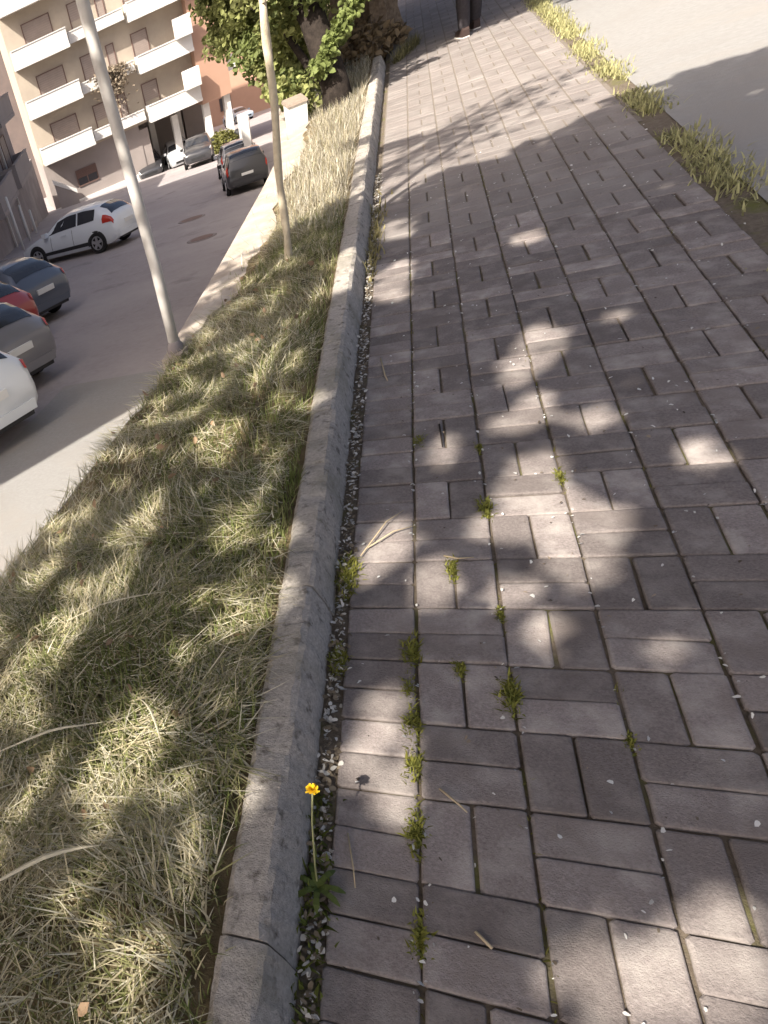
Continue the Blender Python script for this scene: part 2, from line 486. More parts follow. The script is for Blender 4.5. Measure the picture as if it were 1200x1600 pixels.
for p in pv:
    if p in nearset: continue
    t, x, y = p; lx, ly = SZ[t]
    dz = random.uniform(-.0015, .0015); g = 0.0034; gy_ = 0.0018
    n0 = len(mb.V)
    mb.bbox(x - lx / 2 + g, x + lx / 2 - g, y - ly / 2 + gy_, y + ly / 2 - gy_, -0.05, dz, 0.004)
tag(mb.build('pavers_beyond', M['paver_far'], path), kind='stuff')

# kerb made of single stones
kerb = empty('kerb', (-0.28, 0, 0)); tag(kerb, 'weathered concrete kerb between grass verge and paved path', 'kerb')
sec = [(-0.352, -0.10), (-0.352, 0.098), (-0.340, 0.112), (-0.275, 0.118), (-0.262, 0.110), (-0.235, 0.05), (-0.215, -0.02), (-0.213, -0.06)]
ky = -2.03
while ky < 9.0:
    ln = min(0.9945, 9.05 - ky)
    V = []; F = []
    nst = 64
    sid = random.uniform(0, 99)
    off = random.uniform(-.003, .003)
    for q in range(nst):
        y = ky + 0.004 + ln * q / (nst - 1)
        inset = 0.0025 if q in (0, nst - 1) else 0
        for r, (x, z) in enumerate(sec):
            jx = (float(vnoise(y, r, 9, sid)) - 0.5) * (0.005 if r >= 3 else 0.003) + (float(vnoise(y, r * 7, 46, sid + 3)) - .5) * (.006 if r in (2, 3, 4, 5) else .003) + off
            chip = max(0, float(vnoise(y, 5, 15, sid + 9)) - .78) * .05 if r in (3, 4) else 0
            jz = (float(vnoise(y, r + 20, 13, sid)) - 0.5) * (0.008 if 1 < r < 6 else 0.003) - inset * (1 < r < 5) + (float(vnoise(y, r * 3 + 40, 52, sid + 5)) - .5) * (.005 if 1 < r < 5 else .002) - chip
            V.append((x + jx + 0.28, y, z + jz))
    ns = len(sec)
    for q in range(nst - 1):
        for r in range(ns - 1):
            a = q * ns + r; F.append((a, a + ns, a + ns + 1, a + 1))
    F += [tuple(range(ns)), tuple((nst - 1) * ns + r for r in range(ns))[::-1]]
    mesh_obj('kerb_stone', V, F, M['kerb'], kerb, smooth=False)
    ky += 1.0

# pale slab to the right of the path
sheet('lower_pavement', -4.9, -1.2, -6, 7.6, lambda x, y: road_z(y) + 0.006, M['concrete'], 4, 6)
sheet('concrete_apron', 1.33, 6.5, -6, 40, lambda x, y: -0.004 + 0.02 * max(0, x - 1.4), M['concrete'], 8, 30)

# ------------------------------------------------------------------ buildings
def frame_empty(name, origin, e):
    """local x = along the facade, local -y = out of the facade, z up"""
    o = empty(name, origin, (0, 0, math.atan2(e[1], e[0])))
    return o
def slat_shutter(parent, x0, x1, z0, z1, y):
    s = MB()
    full = random.choice((1, 1, 1, .55, .75, .3))
    zs = z1 - (z1 - z0) * full
    n = max(4, int((z1 - zs) / 0.11))
    z0_, z0 = z0, zs
    for k in range(n):
        a = z0 + (z1 - z0) * k / n; b = z0 + (z1 - z0) * (k + 1) / n
        s.box(x0 + .05, x1 - .05, y - 0.02, y + 0.03, a + .006, b - .006)
    z0 = z0_
    w = MB()
    for (a, b, c, d) in ((x0, x0 + .06, z0, z1), (x1 - .06, x1, z0, z1), (x0 + .06, x1 - .06, z1 - .05, z1)):
        w.box(a, b, y - .05, y + .04, c, d)
    f = w.build('window', M['frame_brown'], parent)
    b = MB(); b.box(x0 + .05, x1 - .05, y + .032, y + .04, z0, z1 - .05); b.build('pane', M['glass'], f)
    s.build('shutter', M['shutter'], f)
    return f
def window_two(parent, x0, x1, z0, z1, y, half=True):
    w = MB()
    xm = (x0 + x1) / 2
    for (a, b, c, d) in ((x0, x0 + .07, z0, z1), (x1 - .07, x1, z0, z1), (x0 + .07, x1 - .07, z1 - .07, z1), (x0 + .07, x1 - .07, z0, z0 + .06), (xm - .03, xm + .03, z0 + .06, z1 - .07)):
        w.box(a, b, y - .06, y + .04, c, d)
    f = w.build('window', M['frame_brown'], parent)
    for (a, b) in ((x0 + .07, xm - .03), (xm + .03, x1 - .07)):
        p = MB(); p.box(a, b, y - .01, y + .01, z0 + .06, z1 - .07); p.build('pane', M['glass'], f)
    if half:
        p = MB(); zz = z0 + .5 * (z1 - z0)
        n = 7
        for k in range(n):
            p.box(x0 + .07, x1 - .07, y - .045, y - .02, zz + (z1 - .07 - zz) * k / n + .004, zz + (z1 - .07 - zz) * (k + 1) / n - .004)
        p.build('shutter', M['frame_brown'], f)
    return f
def balcony(parent, x0, x1, zb, zt, depth, m=None, rail=False):
    m = m or M['render_white']
    s = MB(); s.box(x0, x1, -depth, -0.003, zb - .02, zb + .16)
    b = s.build('balcony', m, parent)
    p = MB()
    p.box(x0 + .02, x1 - .02, -depth + .02, -depth + .14, zb + .163, zt)
    p.box(x0 + .02, x0 + .13, -depth + .143, -.006, zb + .163, zt)
    p.box(x1 - .13, x1 - .02, -depth + .143, -.006, zb + .163, zt)
    p.build('parapet', m, b)
    c = MB(); c.box(x0, x1, -depth - .015, -depth + .16, zt + .003, zt + .06); c.build('parapet_cap', m, b)
    return b

PITCH = 2.77
A = (-22.5, 48.27, -7.70)
blk = frame_empty('apartment_block', A, (0.889, 0.459))
tag(blk, 'cream apartment block with white balconies and peach end wall beyond the road', 'building')
w = MB()
w.box(0, 7.0, 0, 9, -1.2, 3.05)                      # closed ground floor
wl = w.build('wall', M['render_grey'], blk)
w = MB(); w.box(0, 11.3, 0, 9, 3.053, 17.5); w.build('wall', M['render_cream'], blk)
w = MB(); w.box(7.003, 11.3, 5.5, 9, -1.2, 3.05); w.build('wall', M['render_grey'], blk)      # back of the porch
w = MB(); w.box(0.0, 7.02, -0.08, -0.003, -1.2, 0.25); w.build('plinth', M['render_white'], blk)
w = MB(); w.box(11.303, 13.3, -0.9, 8, 2.75, 17.5); w.build('peach_wall', M['render_peach'], blk)
w = MB(); w.box(11.303, 13.3, 5.0, 8, -1.5, 2.747); w.build('wall', M['render_grey'], blk)
w = MB(); w.box(7.003, 13.3, -0.6, 5.49, -1.6, -0.35); w.build('porch_floor', M['concrete'], blk)
for (x, y, mm) in ((7.0, 0.05, 'render_grey'), (9.35, 0.15, 'render_white'), (11.35, -0.7, 'render_white'), (12.8, -0.65, 'render_white'), (8.4, 3.6, 'render_white'), (10.4, 3.6, 'render_white')):
    c = MB(); c.box(x, x + (.6 if x == 7.0 else .42), y, y + .45, -0.347, 2.745); c.build('column', M[mm], blk)
for k in range(5):
    zo = k * PITCH
    balcony(blk, 0.1, 3.8, 3.19 + zo, 4.16 + zo, 1.15)
    balcony(blk, 3.86, 7.5, 3.3 + zo, 3.85 + zo, 0.75)
    balcony(blk, 7.7, 11.28, 3.05 + zo, 3.96 + zo, 1.25)
    slat_shutter(blk, 1.25, 3.15, 3.4 + zo, 5.25 + zo, -0.005)
    slat_shutter(blk, 6.05, 6.6, 3.5 + zo, 5.2 + zo, -0.005)
    slat_shutter(blk, 7.75, 8.85, 3.3 + zo, 5.2 + zo, -0.005)
    slat_shutter(blk, 4.3, 5.2, 3.5 + zo, 5.2 + zo, -0.005)
    c = MB(); c.box(10.2, 11.25, -1.75, -1.3, 3.97 + zo, 5.0 + zo); c.build('awning_box', M['render_white'], blk)
    c = MB(); c.box(13.303, 14.0, -.6, 1.5, 3.9 + zo, 4.7 + zo); c.build('balcony', M['render_white'], blk)
window_two(blk, 2.02, 3.55, 0.98, 2.02, -0.01)
# sloping white stair parapet by the corner, side wall below it
c = MB(); c.add([(0.25, -1.3, 2.25), (0.25, -1.3, 1.95), (1.7, -1.3, 0.9), (1.7, -1.3, 1.15), (0.25, -1.1, 2.25), (0.25, -1.1, 1.95), (1.7, -1.1, 0.9), (1.7, -1.1, 1.15)],
               [(0, 1, 2, 3), (7, 6, 5, 4), (0, 3, 7, 4), (1, 5, 6, 2), (3, 2, 6, 7), (0, 4, 5, 1)])
c.build('stair_parapet', M['render_white'], blk)
c = MB(); c.add([(0.3, -1.25, 1.94), (0.3, -1.25, -1.2), (1.66, -1.25, -1.2), (1.66, -1.25, 0.92), (0.3, -1.15, 1.94), (0.3, -1.15, -1.2), (1.66, -1.15, -1.2), (1.66, -1.15, 0.92)],
               [(0, 1, 2, 3), (7, 6, 5, 4), (0, 3, 7, 4), (1, 5, 6, 2), (3, 2, 6, 7), (0, 4, 5, 1)])
c.build('stair_wall', M['render_grey'], blk)
# pavement in front of the block
pm = empty('pavement', (A[0], A[1], A[2]), (0, 0, math.atan2(0.459, 0.889))); tag(pm, kind='structure')
c = MB(); c.box(-1.5, 7.0, -2.6, -0.081, -1.2, -0.14); c.build('slab', M['coping'], pm)
c = MB(); c.box(-1.5, 7.0, -2.85, -2.603, -1.2, -0.11); c.build('edge_stone', M['render_white'], pm)

# dried creeper hanging from the middle balcony
n = 900
pp = np.stack([rng.normal(0, .55, n), -rng.uniform(0, .45, n), -np.abs(rng.normal(0, .75, n)) + .25], 1)
cr = leaf_mesh('balcony_creeper', pp, rng.uniform(.12, .26, n), M['leaf'], np.array([.33, .27, .2]) * rng.uniform(.5, 1.25, (n, 1)), droop=True)
E_ = Vector((0.889, 0.459, 0)); N_ = Vector((0.459, -0.889, 0))
cr.location = Vector(A) + E_ * 5.9 + N_ * 0.8 + Vector((0, 0, 6.6))
cr.rotation_euler = (0, 0, math.atan2(0.459, 0.889))
tag(cr, 'dry brown creeper hanging over a middle balcony of the cream block', 'plant')

# left block whose long side faces the road (in its own shade)
LB = (-7.67, -1.44, 0)
le = (-0.289, 0.957)
lb = empty('side_block', (LB[0], LB[1], -1.5), (0, 0, math.atan2(le[1], le[0])))
tag(lb, 'shaded grey apartment block with stacked balconies along the left of the road', 'building')
# local x runs along the face away from the camera; local -y (rotated) points to the road side
LEN = 50.5
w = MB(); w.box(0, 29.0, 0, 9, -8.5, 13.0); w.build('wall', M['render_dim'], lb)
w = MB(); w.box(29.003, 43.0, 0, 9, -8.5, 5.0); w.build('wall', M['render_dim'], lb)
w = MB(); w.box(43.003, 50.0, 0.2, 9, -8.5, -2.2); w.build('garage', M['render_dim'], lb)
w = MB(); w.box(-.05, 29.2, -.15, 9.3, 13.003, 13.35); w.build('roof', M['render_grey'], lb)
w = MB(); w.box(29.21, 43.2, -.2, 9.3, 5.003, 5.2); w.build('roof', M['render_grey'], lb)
for k in range(2):
    z = -1.0 + k * 2.75
    for (a, b) in ((30.0, 35.2), (36.6, 42.0)):
        s = balcony(lb, a, b, z - .9, z + .12, .85, M['render_grey'])
        slat_shutter(lb, a + 1.0, a + 2.6, z - .7, z + 1.3, -.005)
        slat_shutter(lb, b - 2.8, b - 1.0, z - .7, z + 1.3, -.005)
for a in (30.5, 34.0, 37.0, 40.0):
    g = MB()
    g.box(a, a + 2.4, -.06, -.003, -8, -4.5); d = g.build('garage_door', M['shutter'], lb)
for a in (28.5, 33.8, 38.2):
    t = MB(); t.tube([(a, -.12, -8), (a, -.12, 12.5)], .06, 8); t.build('downpipe', M['galv'], lb)

# white rendered wall where the road bends behind the parked cars
ww = MB()
pts = [(-5.9, 31.0), (-6.9, 37.0), (-8.6, 45.0)]
for (a, b) in zip(pts[:-1], pts[1:]):
    d = Vector((b[0] - a[0], b[1] - a[1], 0)).normalized(); nrm = Vector((-d.y, d.x, 0))
    V = []
    for (p, zt) in ((a, road_z(a[1]) + 2.0), (b, road_z(b[1]) + 2.0)):
        for s in (0, .3):
            q = Vector((p[0], p[1], 0)) - nrm * s
            V += [(q.x, q.y, road_z(p[1]) - .5), (q.x, q.y, zt)]
    ww.add(V, [(0, 1, 5, 4), (2, 6, 7, 3), (1, 3, 7, 5), (0, 2, 3, 1), (4, 5, 7, 6)])
tag(ww.build('boundary_wall', M['render_white']), 'bright white rendered wall beside the parked cars at the far bend', 'wall')

rb = empty('rear_block', (-80, 72, -12)); tag(rb, 'added block coloured dark like shaded wall, partly hidden behind the left corner of the cream block', 'building')
w = MB(); w.box(0, 50, 0, 12, -4, 34); w.build('wall', M['shade_brown'], rb)  # added backdrop in sun, coloured dark so the gap looks shaded
for k in range(9):
    for x in range(2, 48, 5): window_two(rb, x, x + 1.5, 1 + 3.2 * k, 2.6 + 3.2 * k, -.01, False)
# bush by the porch
n = 1500
u = rng.normal(size=(n, 3)); u /= np.linalg.norm(u, axis=1)[:, None]
pp = u * (rng.uniform(.5, 1, (n, 1)) ** .5) * np.array([1.0, .8, .8]) + np.array([0, 0, .75])
bush = empty('round_bush', Vector(A) + E_ * 12.0 + N_ * 1.6 + Vector((0, 0, -0.55)))
leaf_mesh('foliage', pp, rng.uniform(.12, .25, n), M['leaf'], np.array([.17, .17, .055]) * rng.uniform(.6, 1.5, (n, 1)), bush)
t = MB(); t.tube([(0, 0, -.3), (0, 0, .8)], .05, 6); t.build('stem', M['bark'], bush)
tag(bush, 'rounded olive green bush in front of the porch columns', 'bush')
bl = MB(); bl.lathe([(.2, 0), (.22, .1), (.22, .8), (.12, .95)], 12)
bo = bl.build('waste_bin', M['black_plastic'], None, True); bo.location = Vector(A) + E_ * 13.2 + N_ * 1.3 + Vector((0, 0, -0.5)); bo.scale = (1.4, 1.4, 1.2)
tag(bo, 'dark round-topped bin beside the bush at the porch', 'bin')
for k, (x, y, h, lab) in enumerate(((-15.9, 28.8, 2.3, 'tallest thin pale post, nearest of three by the shaded block'), (-17.05, 32.0, 1.7, 'short thin pale post, middle one by the shaded block'), (-18.1, 35.1, 1.2, 'shortest pale post at the far end of the shaded block'))):
    t = MB(); t.tube([(0, 0, -.2), (0, 0, h), (0, 0, h + .03)], [.07, .07, .02], 8)
    o = t.build('marker_post', M['render_white'], None, True); o.location = (x, y, road_z(y))
    tag(o, lab, 'post', 'posts by the shaded block')
ln = MB(); ln.box(-1.4, 1.4, -.07, .07, 0, .004)
o = ln.build('road_marking', M['paint_line']); o.location = (-10.0, 43.5, road_z(43.5) + .006); o.rotation_euler = (ROAD_TILT, 0, .45); tag(o, kind='structure')

for (x, y, r) in ((-6.45, 23.0, .36), (-5.1, 18.5, .32)):
    mh = MB(); mh.lathe([(r + .1, 0.0), (r + .1, .012), (r + .02, .014)], 20); f_ = mh.build('manhole_frame', M['render_dim'], road, True)
    f_.location = (x, y, road_z(y) + .003); f_.rotation_euler = (ROAD_TILT, 0, 0)
    mh = MB(); mh.lathe([(r, .004), (r, .018), (r * .9, .02)], 20); c_o = mh.build('manhole_cover', M['frame_brown'], f_, True)
# ------------------------------------------------------------------ cars
HATCH = [(2.16, .34, .52, .58, .58, .60, .50), (2.10, .24, .60, .66, .74, .74, .64), (1.85, .20, .70, .78, .84, .82, .72), (1.25, .19, .83, .92, .89, .86, .76),
         (.88, .19, .88, .98, .895, .865, .76), (.28, .19, .91, 1.34, .90, .875, .64), (-.2, .19, .925, 1.45, .90, .875, .63), (-.9, .19, .95, 1.46, .90, .87, .61),
         (-1.45, .19, .985, 1.40, .895, .86, .585), (-1.78, .22, 1.0, 1.27, .88, .845, .58), (-2.0, .28, .97, 1.05, .84, .81, .67), (-2.10, .33, .78, .88, .80, .78, .70), (-2.15, .38, .62, .70, .72, .70, .62)]
SUVS = [(2.2, .42, .72, .80, .66, .66, .58), (2.12, .32, .82, .90, .82, .80, .72), (1.85, .28, .95, 1.02, .90, .87, .78), (1.2, .27, 1.03, 1.12, .93, .90, .80),
        (.95, .27, 1.06, 1.17, .935, .905, .80), (.42, .27, 1.08, 1.58, .94, .91, .70), (-.1, .27, 1.09, 1.68, .94, .91, .70), (-1.0, .27, 1.10, 1.69, .94, .91, .69),
        (-1.75, .27, 1.11, 1.65, .93, .90, .68), (-2.0, .30, 1.11, 1.52, .92, .89, .69), (-2.12, .34, 1.08, 1.20, .90, .88, .76), (-2.18, .38, .86, .98, .87, .85, .78), (-2.22, .44, .66, .76, .80, .78, .70)]
def car(name, label, pm, x, y, heading, st=HATCH, scale=1.0, group=None, front_glass=M['carglass']):
    root = empty(name, (x, y, road_z(y)))
    h = Vector((heading[0], heading[1], -0.12 * heading[1])).normalized()
    up = Vector((0, .12, 1)).normalized()
    left = up.cross(h).normalized(); up = h.cross(left)
    Mx = Matrix((h, left, up)).transposed()
    root.rotation_euler = Mx.to_euler(); root.scale = (scale,) * 3
    tag(root, label, 'car', group)
    X = [s[0] for s in st]
    def section(s):
        _, zb, zl, zt, wl, wb, wt = s
        return [(0, zb), (wl * .9, zb), (wl, zb + .12), (wl * 1.015, (zb + zl) * .5 + .08), (wb, zl), (wt, zt - .045), (wt * .72, zt), (0, zt + .02)]
    secs = [section(s) for s in st]
    def S_(xx, k):
        sg = 1 if k >= 0 else -1; k = abs(k)
        i = 0
        while i < len(X) - 2 and xx < X[i + 1]: i += 1
        t = (X[i] - xx) / (X[i] - X[i + 1]); t = min(max(t, 0), 1)
        j = min(int(k), 6); u = k - j
        def P(a): return (a[j][0] * (1 - u) + a[j + 1][0] * u, a[j][1] * (1 - u) + a[j + 1][1] * u)
        p, q = P(secs[i]), P(secs[i + 1])
        return Vector((xx, sg * (p[0] * (1 - t) + q[0] * t), p[1] * (1 - t) + q[1] * t))
    V = []; F = []
    n = 15
    for i, s in enumerate(st):
        for k in list(range(0, 8)):
            V.append((s[0], secs[i][k][0], secs[i][k][1]))
        for k in range(6, 0, -1):
            V.append((s[0], -secs[i][k][0], secs[i][k][1]))
    n = 14
    for i in range(len(st) - 1):
        for k in range(n):
            F.append((i * n + k, i * n + (k + 1) % n, (i + 1) * n + (k + 1) % n, (i + 1) * n + k))
    F += [tuple(range(n))[::-1], tuple((len(st) - 1) * n + k for k in range(n))]
    body = mesh_obj('body', V, F, M[pm], root, True)
    body.modifiers.new('edges', 'EDGE_SPLIT').split_angle = math.radians(38)
    def patch(nm, x0, x1, k0, k1, m, off=.008, na=6, nb=4, parent=root, xs=None):
        V = []; F = []
        for a in range(na + 1):
            for b in range(nb + 1):
                kk = k0 + (k1 - k0) * b / nb
                xa = x0 if xs is None else xs(kk)[0]; xb = x1 if xs is None else xs(kk)[1]
                xx = xa + (xb - xa) * a / na
                p = S_(xx, kk)
                e = .01
                du = S_(xx - e, kk) - S_(xx + e, kk); dv = S_(xx, kk + e) - S_(xx, kk - e)
                nn = du.cross(dv)
                if nn.length < 1e-9: nn = Vector((0, 0, 1))
                nn.normalize()
                c = Vector((0, 0, .7))
                if nn.dot(p - Vector((xx * .6, 0, .7))) < 0: nn = -nn
                V.append(tuple(p + nn * off))
        for a in range(na):
            for b in range(nb):
                i = a * (nb + 1) + b; F.append((i, i + 1, i + nb + 2, i + nb + 1))
        return mesh_obj(nm, V, F, m, parent, True)
    cowl, wtop, rtop, rlow = X[4], X[5], X[8], X[10]
    for sg in (1, -1):
        mid = (wtop + rtop) / 2 - .02
        patch('side_window', 0, 0, sg * 4.12, sg * 4.88, M['carglass'], xs=lambda k: (cowl - .12 - (cowl - wtop) * .92 * (abs(k) - 4), mid + .03))
        patch('side_window', 0, 0, sg * 4.12, sg * 4.88, M['carglass'], xs=lambda k: (mid - .03, rtop + .12 - .0 * (abs(k) - 4)))
        patch('tail_light', rlow + .34, rlow - .06, sg * 3.6, sg * 4.4, M['tail'])
        patch('headlight', X[1] - .02, X[2] - .05, sg * 3.75, sg * 4.5, M['head'])
        patch('sill', 1.0, -1.0, sg * 2.0, sg * 2.35, M['black_plastic'], .006)
        wm = MB(); wm.box(cowl - .22, cowl - .05, sg * (st[4][5] + .02), sg * (st[4][5] + .2), st[4][2] + .02, st[4][2] + .17); wm.build('mirror', M[pm] if pm != 'paint_dark' else M['black_plastic'], root)
        hd = MB(); hd.box(-.12, .1, sg * .905, sg * .925, .80, .83); hd.build('door_handle', M[pm], root)
    patch('windscreen', cowl - .06, wtop + .05, -5.2, 5.2, front_glass) if False else None
    def across(nm, xa, xb, m, kk=5.15, off=.009):
        V = []; F = []
        na, ks = 5, [kk, 5.6, 6, 6.5, 7]
        ks2 = ks + [-k for k in ks[:-1]][::-1]
        for a in range(na + 1):
            xx = xa + (xb - xa) * a / na
            for k in ks2:
                p = S_(xx, k)
                d = (S_(xx - .02, 7) - S_(xx + .02, 7)); nn = Vector((0, 1, 0)).cross(d).normalized()
                if nn.z < 0: nn = -nn
                V.append(tuple(p + nn * off))
        nb = len(ks2)
        for a in range(na):
            for b in range(nb - 1):
                i = a * nb + b; F.append((i, i + 1, i + nb + 1, i + nb))
        return mesh_obj(nm, V, F, m, root, True)
    across('windscreen', cowl - .07, wtop + .06, front_glass)
    across('rear_window', X[8] - .06, X[10] + .06, M['carglass'])
    mb = MB(); mb.box(X[-1] - .03, X[-1] + .03, -.26, .26, st[-1][2] + .06, st[-1][2] + .17); mb.build('number_plate', M['plate'], root)
    mb = MB(); mb.box(X[-1] - .02, X[-1] + .1, -.68, .68, .34 if st is HATCH else .40, .48 if st is HATCH else .56); mb.build('bumper', M[pm], root)
    mb = MB(); mb.box(X[-1] - .024, X[-1] + .1, -.60, .60, .28 if st is HATCH else .33, .337 if st is HATCH else .397); mb.build('lower_trim', M['black_plastic'], root)
    for sg in (1, -1):
        for xx in (.62, -.35):
            mb = MB(); mb.tube([S_(xx - .05 * (k - 2.3) * .3, sg * k) + Vector((0, sg * .003, 0)) for k in (2.3, 2.7, 3.0, 3.5, 3.95)], .006, 4); mb.build('door_seam', M['black_plastic'], root)
    mb = MB(); mb.box(X[0] - .08, X[0] + .015, -.45, .45, st[0][1] + .02, st[0][1] + .16); mb.build('grille', M['black_plastic'], root)
    rw_ = .33 if st is HATCH else .37
    for wx in (1.33, -1.32):
        for sg in (1, -1):
            yo = sg * (st[7][4] - .075)
            Mt = Matrix.Translation((wx, yo, rw_))
            t = MB(); t.lathe([(rw_ * .55, -.09), (rw_ * .92, -.1), (rw_, -.06), (rw_, .06), (rw_ * .92, .1), (rw_ * .55, .09)], 22, 'y', Mt)
            tyre = t.build('wheel', M['tyre'], root, False)
            r = MB()
            Mo = Matrix.Translation((wx, yo + sg * .092, rw_))
            for q in range(5):
                a = 2 * math.pi * q / 5 + .3
                ca, sa = math.cos(a), math.sin(a)
                r.box(.03, rw_ * .62, -.012, .012, -.045, .045, Mo @ Matrix(((ca, 0, -sa, 0), (0, 1, 0, 0), (sa, 0, ca, 0), (0, 0, 0, 1))))
            r.lathe([(rw_ * .2, -.014), (rw_ * .2, .014)], 12, 'y', Mo)
            r.tube([Mo @ Vector((rw_ * .62 * math.cos(t_), 0, rw_ * .62 * math.sin(t_))) for t_ in np.linspace(0, 2 * math.pi, 23)], .018, 6, False)
            r.build('rim', M['rim'], tyre)
            # arch ring
            ar = MB(); pts = [Vector((wx + (rw_ + .055) * math.cos(t_), sg * (st[7][4] + .0), rw_ + (rw_ + .055) * math.sin(t_))) for t_ in np.linspace(-.15, math.pi + .15, 15)]
            V = []; F = []
            for p in pts:
                V += [tuple(p), (wx + (p.x - wx) * .62, p.y + sg * .012, rw_ + (p.z - rw_) * .62), ]
            for q in range(14): F.append((2 * q, 2 * q + 1, 2 * q + 3, 2 * q + 2))
            V = [(a, b + sg * .006, c) for a, b, c in V]
            mesh_obj('wheel_arch', V, F, M['black_plastic'], root)
    return root

PARK = (-0.93, 0.37)
def off(p, h, fwd, side): return (p[0] + h[0] * fwd - h[1] * side, p[1] + h[1] * fwd + h[0] * side)
def nose_in(label, pm, rx, ry, sc=0.98):
    car('parked_car', label, pm, rx - .5 + PARK[0] * 2.15 * sc, ry + .05 + PARK[1] * 2.15 * sc, PARK, HATCH, sc, 'cars parked nose in on the left')
hv = (-0.975, 0.22)
p = off((-10.4, 21.33), hv, 0, -0.85)
car('hatchback_car', 'white hatchback parked in front of the blocks, seen side on behind the lamp post', 'paint_white', p[0], p[1], hv, HATCH, 0.98)
nose_in('white car at the left picture edge with only its tail in view', 'paint_white', -4.27, 5.23)
nose_in('pale grey blue car between the white tail and the red car', 'paint_grey', -4.95, 7.5)
nose_in('faded red car parked second from the hatchback', 'paint_red', -6.47, 10.14)
nose_in('dark blue grey car parked next to the white hatchback', 'paint_blue', -6.66, 12.35)
RD = (-0.26, 0.966)
p = off((-5.0, 25.9), RD, 1.75, 0)
car('parked_car', 'dark off-road car seen from behind, nearest by the white wall', 'paint_dark', p[0], p[1], RD, SUVS, 0.78, 'cars by the white wall')
p = off((-6.15, 31.0), RD, 1.8, 0)
car('parked_car', 'silver roofed car parked ahead of the dark off-road car', 'paint_silver', p[0], p[1], RD, SUVS, 0.82, 'cars by the white wall')
car('parked_car', 'dark off-road car facing the camera beside the porch column', 'paint_dark', -11.7, 47.6, (0.2, -0.98), SUVS, 0.95)
def carz(*a, z=None, **k):
    c = car(*a, **k); c.location.z = z; c.rotation_euler = (0, 0, math.atan2(a[5][1], a[5][0])); return c
carz('parked_car', 'dark small car parked deepest left under the porch', 'paint_dark', -16.6, 53.0, (0.3, -0.95), z=-8.05)
carz('parked_car', 'pale fronted car parked under the porch behind the dark off-road car', 'paint_silver', -14.6, 53.8, (0.35, -0.94), z=-8.05)
car('parked_car', 'pale blue car farthest away by the tree at the end of the road', 'paint_pale', -17.9, 96.0, (0.6, -0.8), HATCH, 1.1)
fb = empty('far_block', (-50, 112, road_z(112))); tag(fb, 'pale far apartment block closing the end of the road', 'building')
w = MB(); w.box(0, 60, 0, 10, -2, 34); w.build('wall', M['render_peach'], fb)
for k in range(9):
    for x in range(3, 58, 6):
        window_two(fb, x, x + 1.6, 1.5 + 3.2 * k, 3.1 + 3.2 * k, -.01, False)

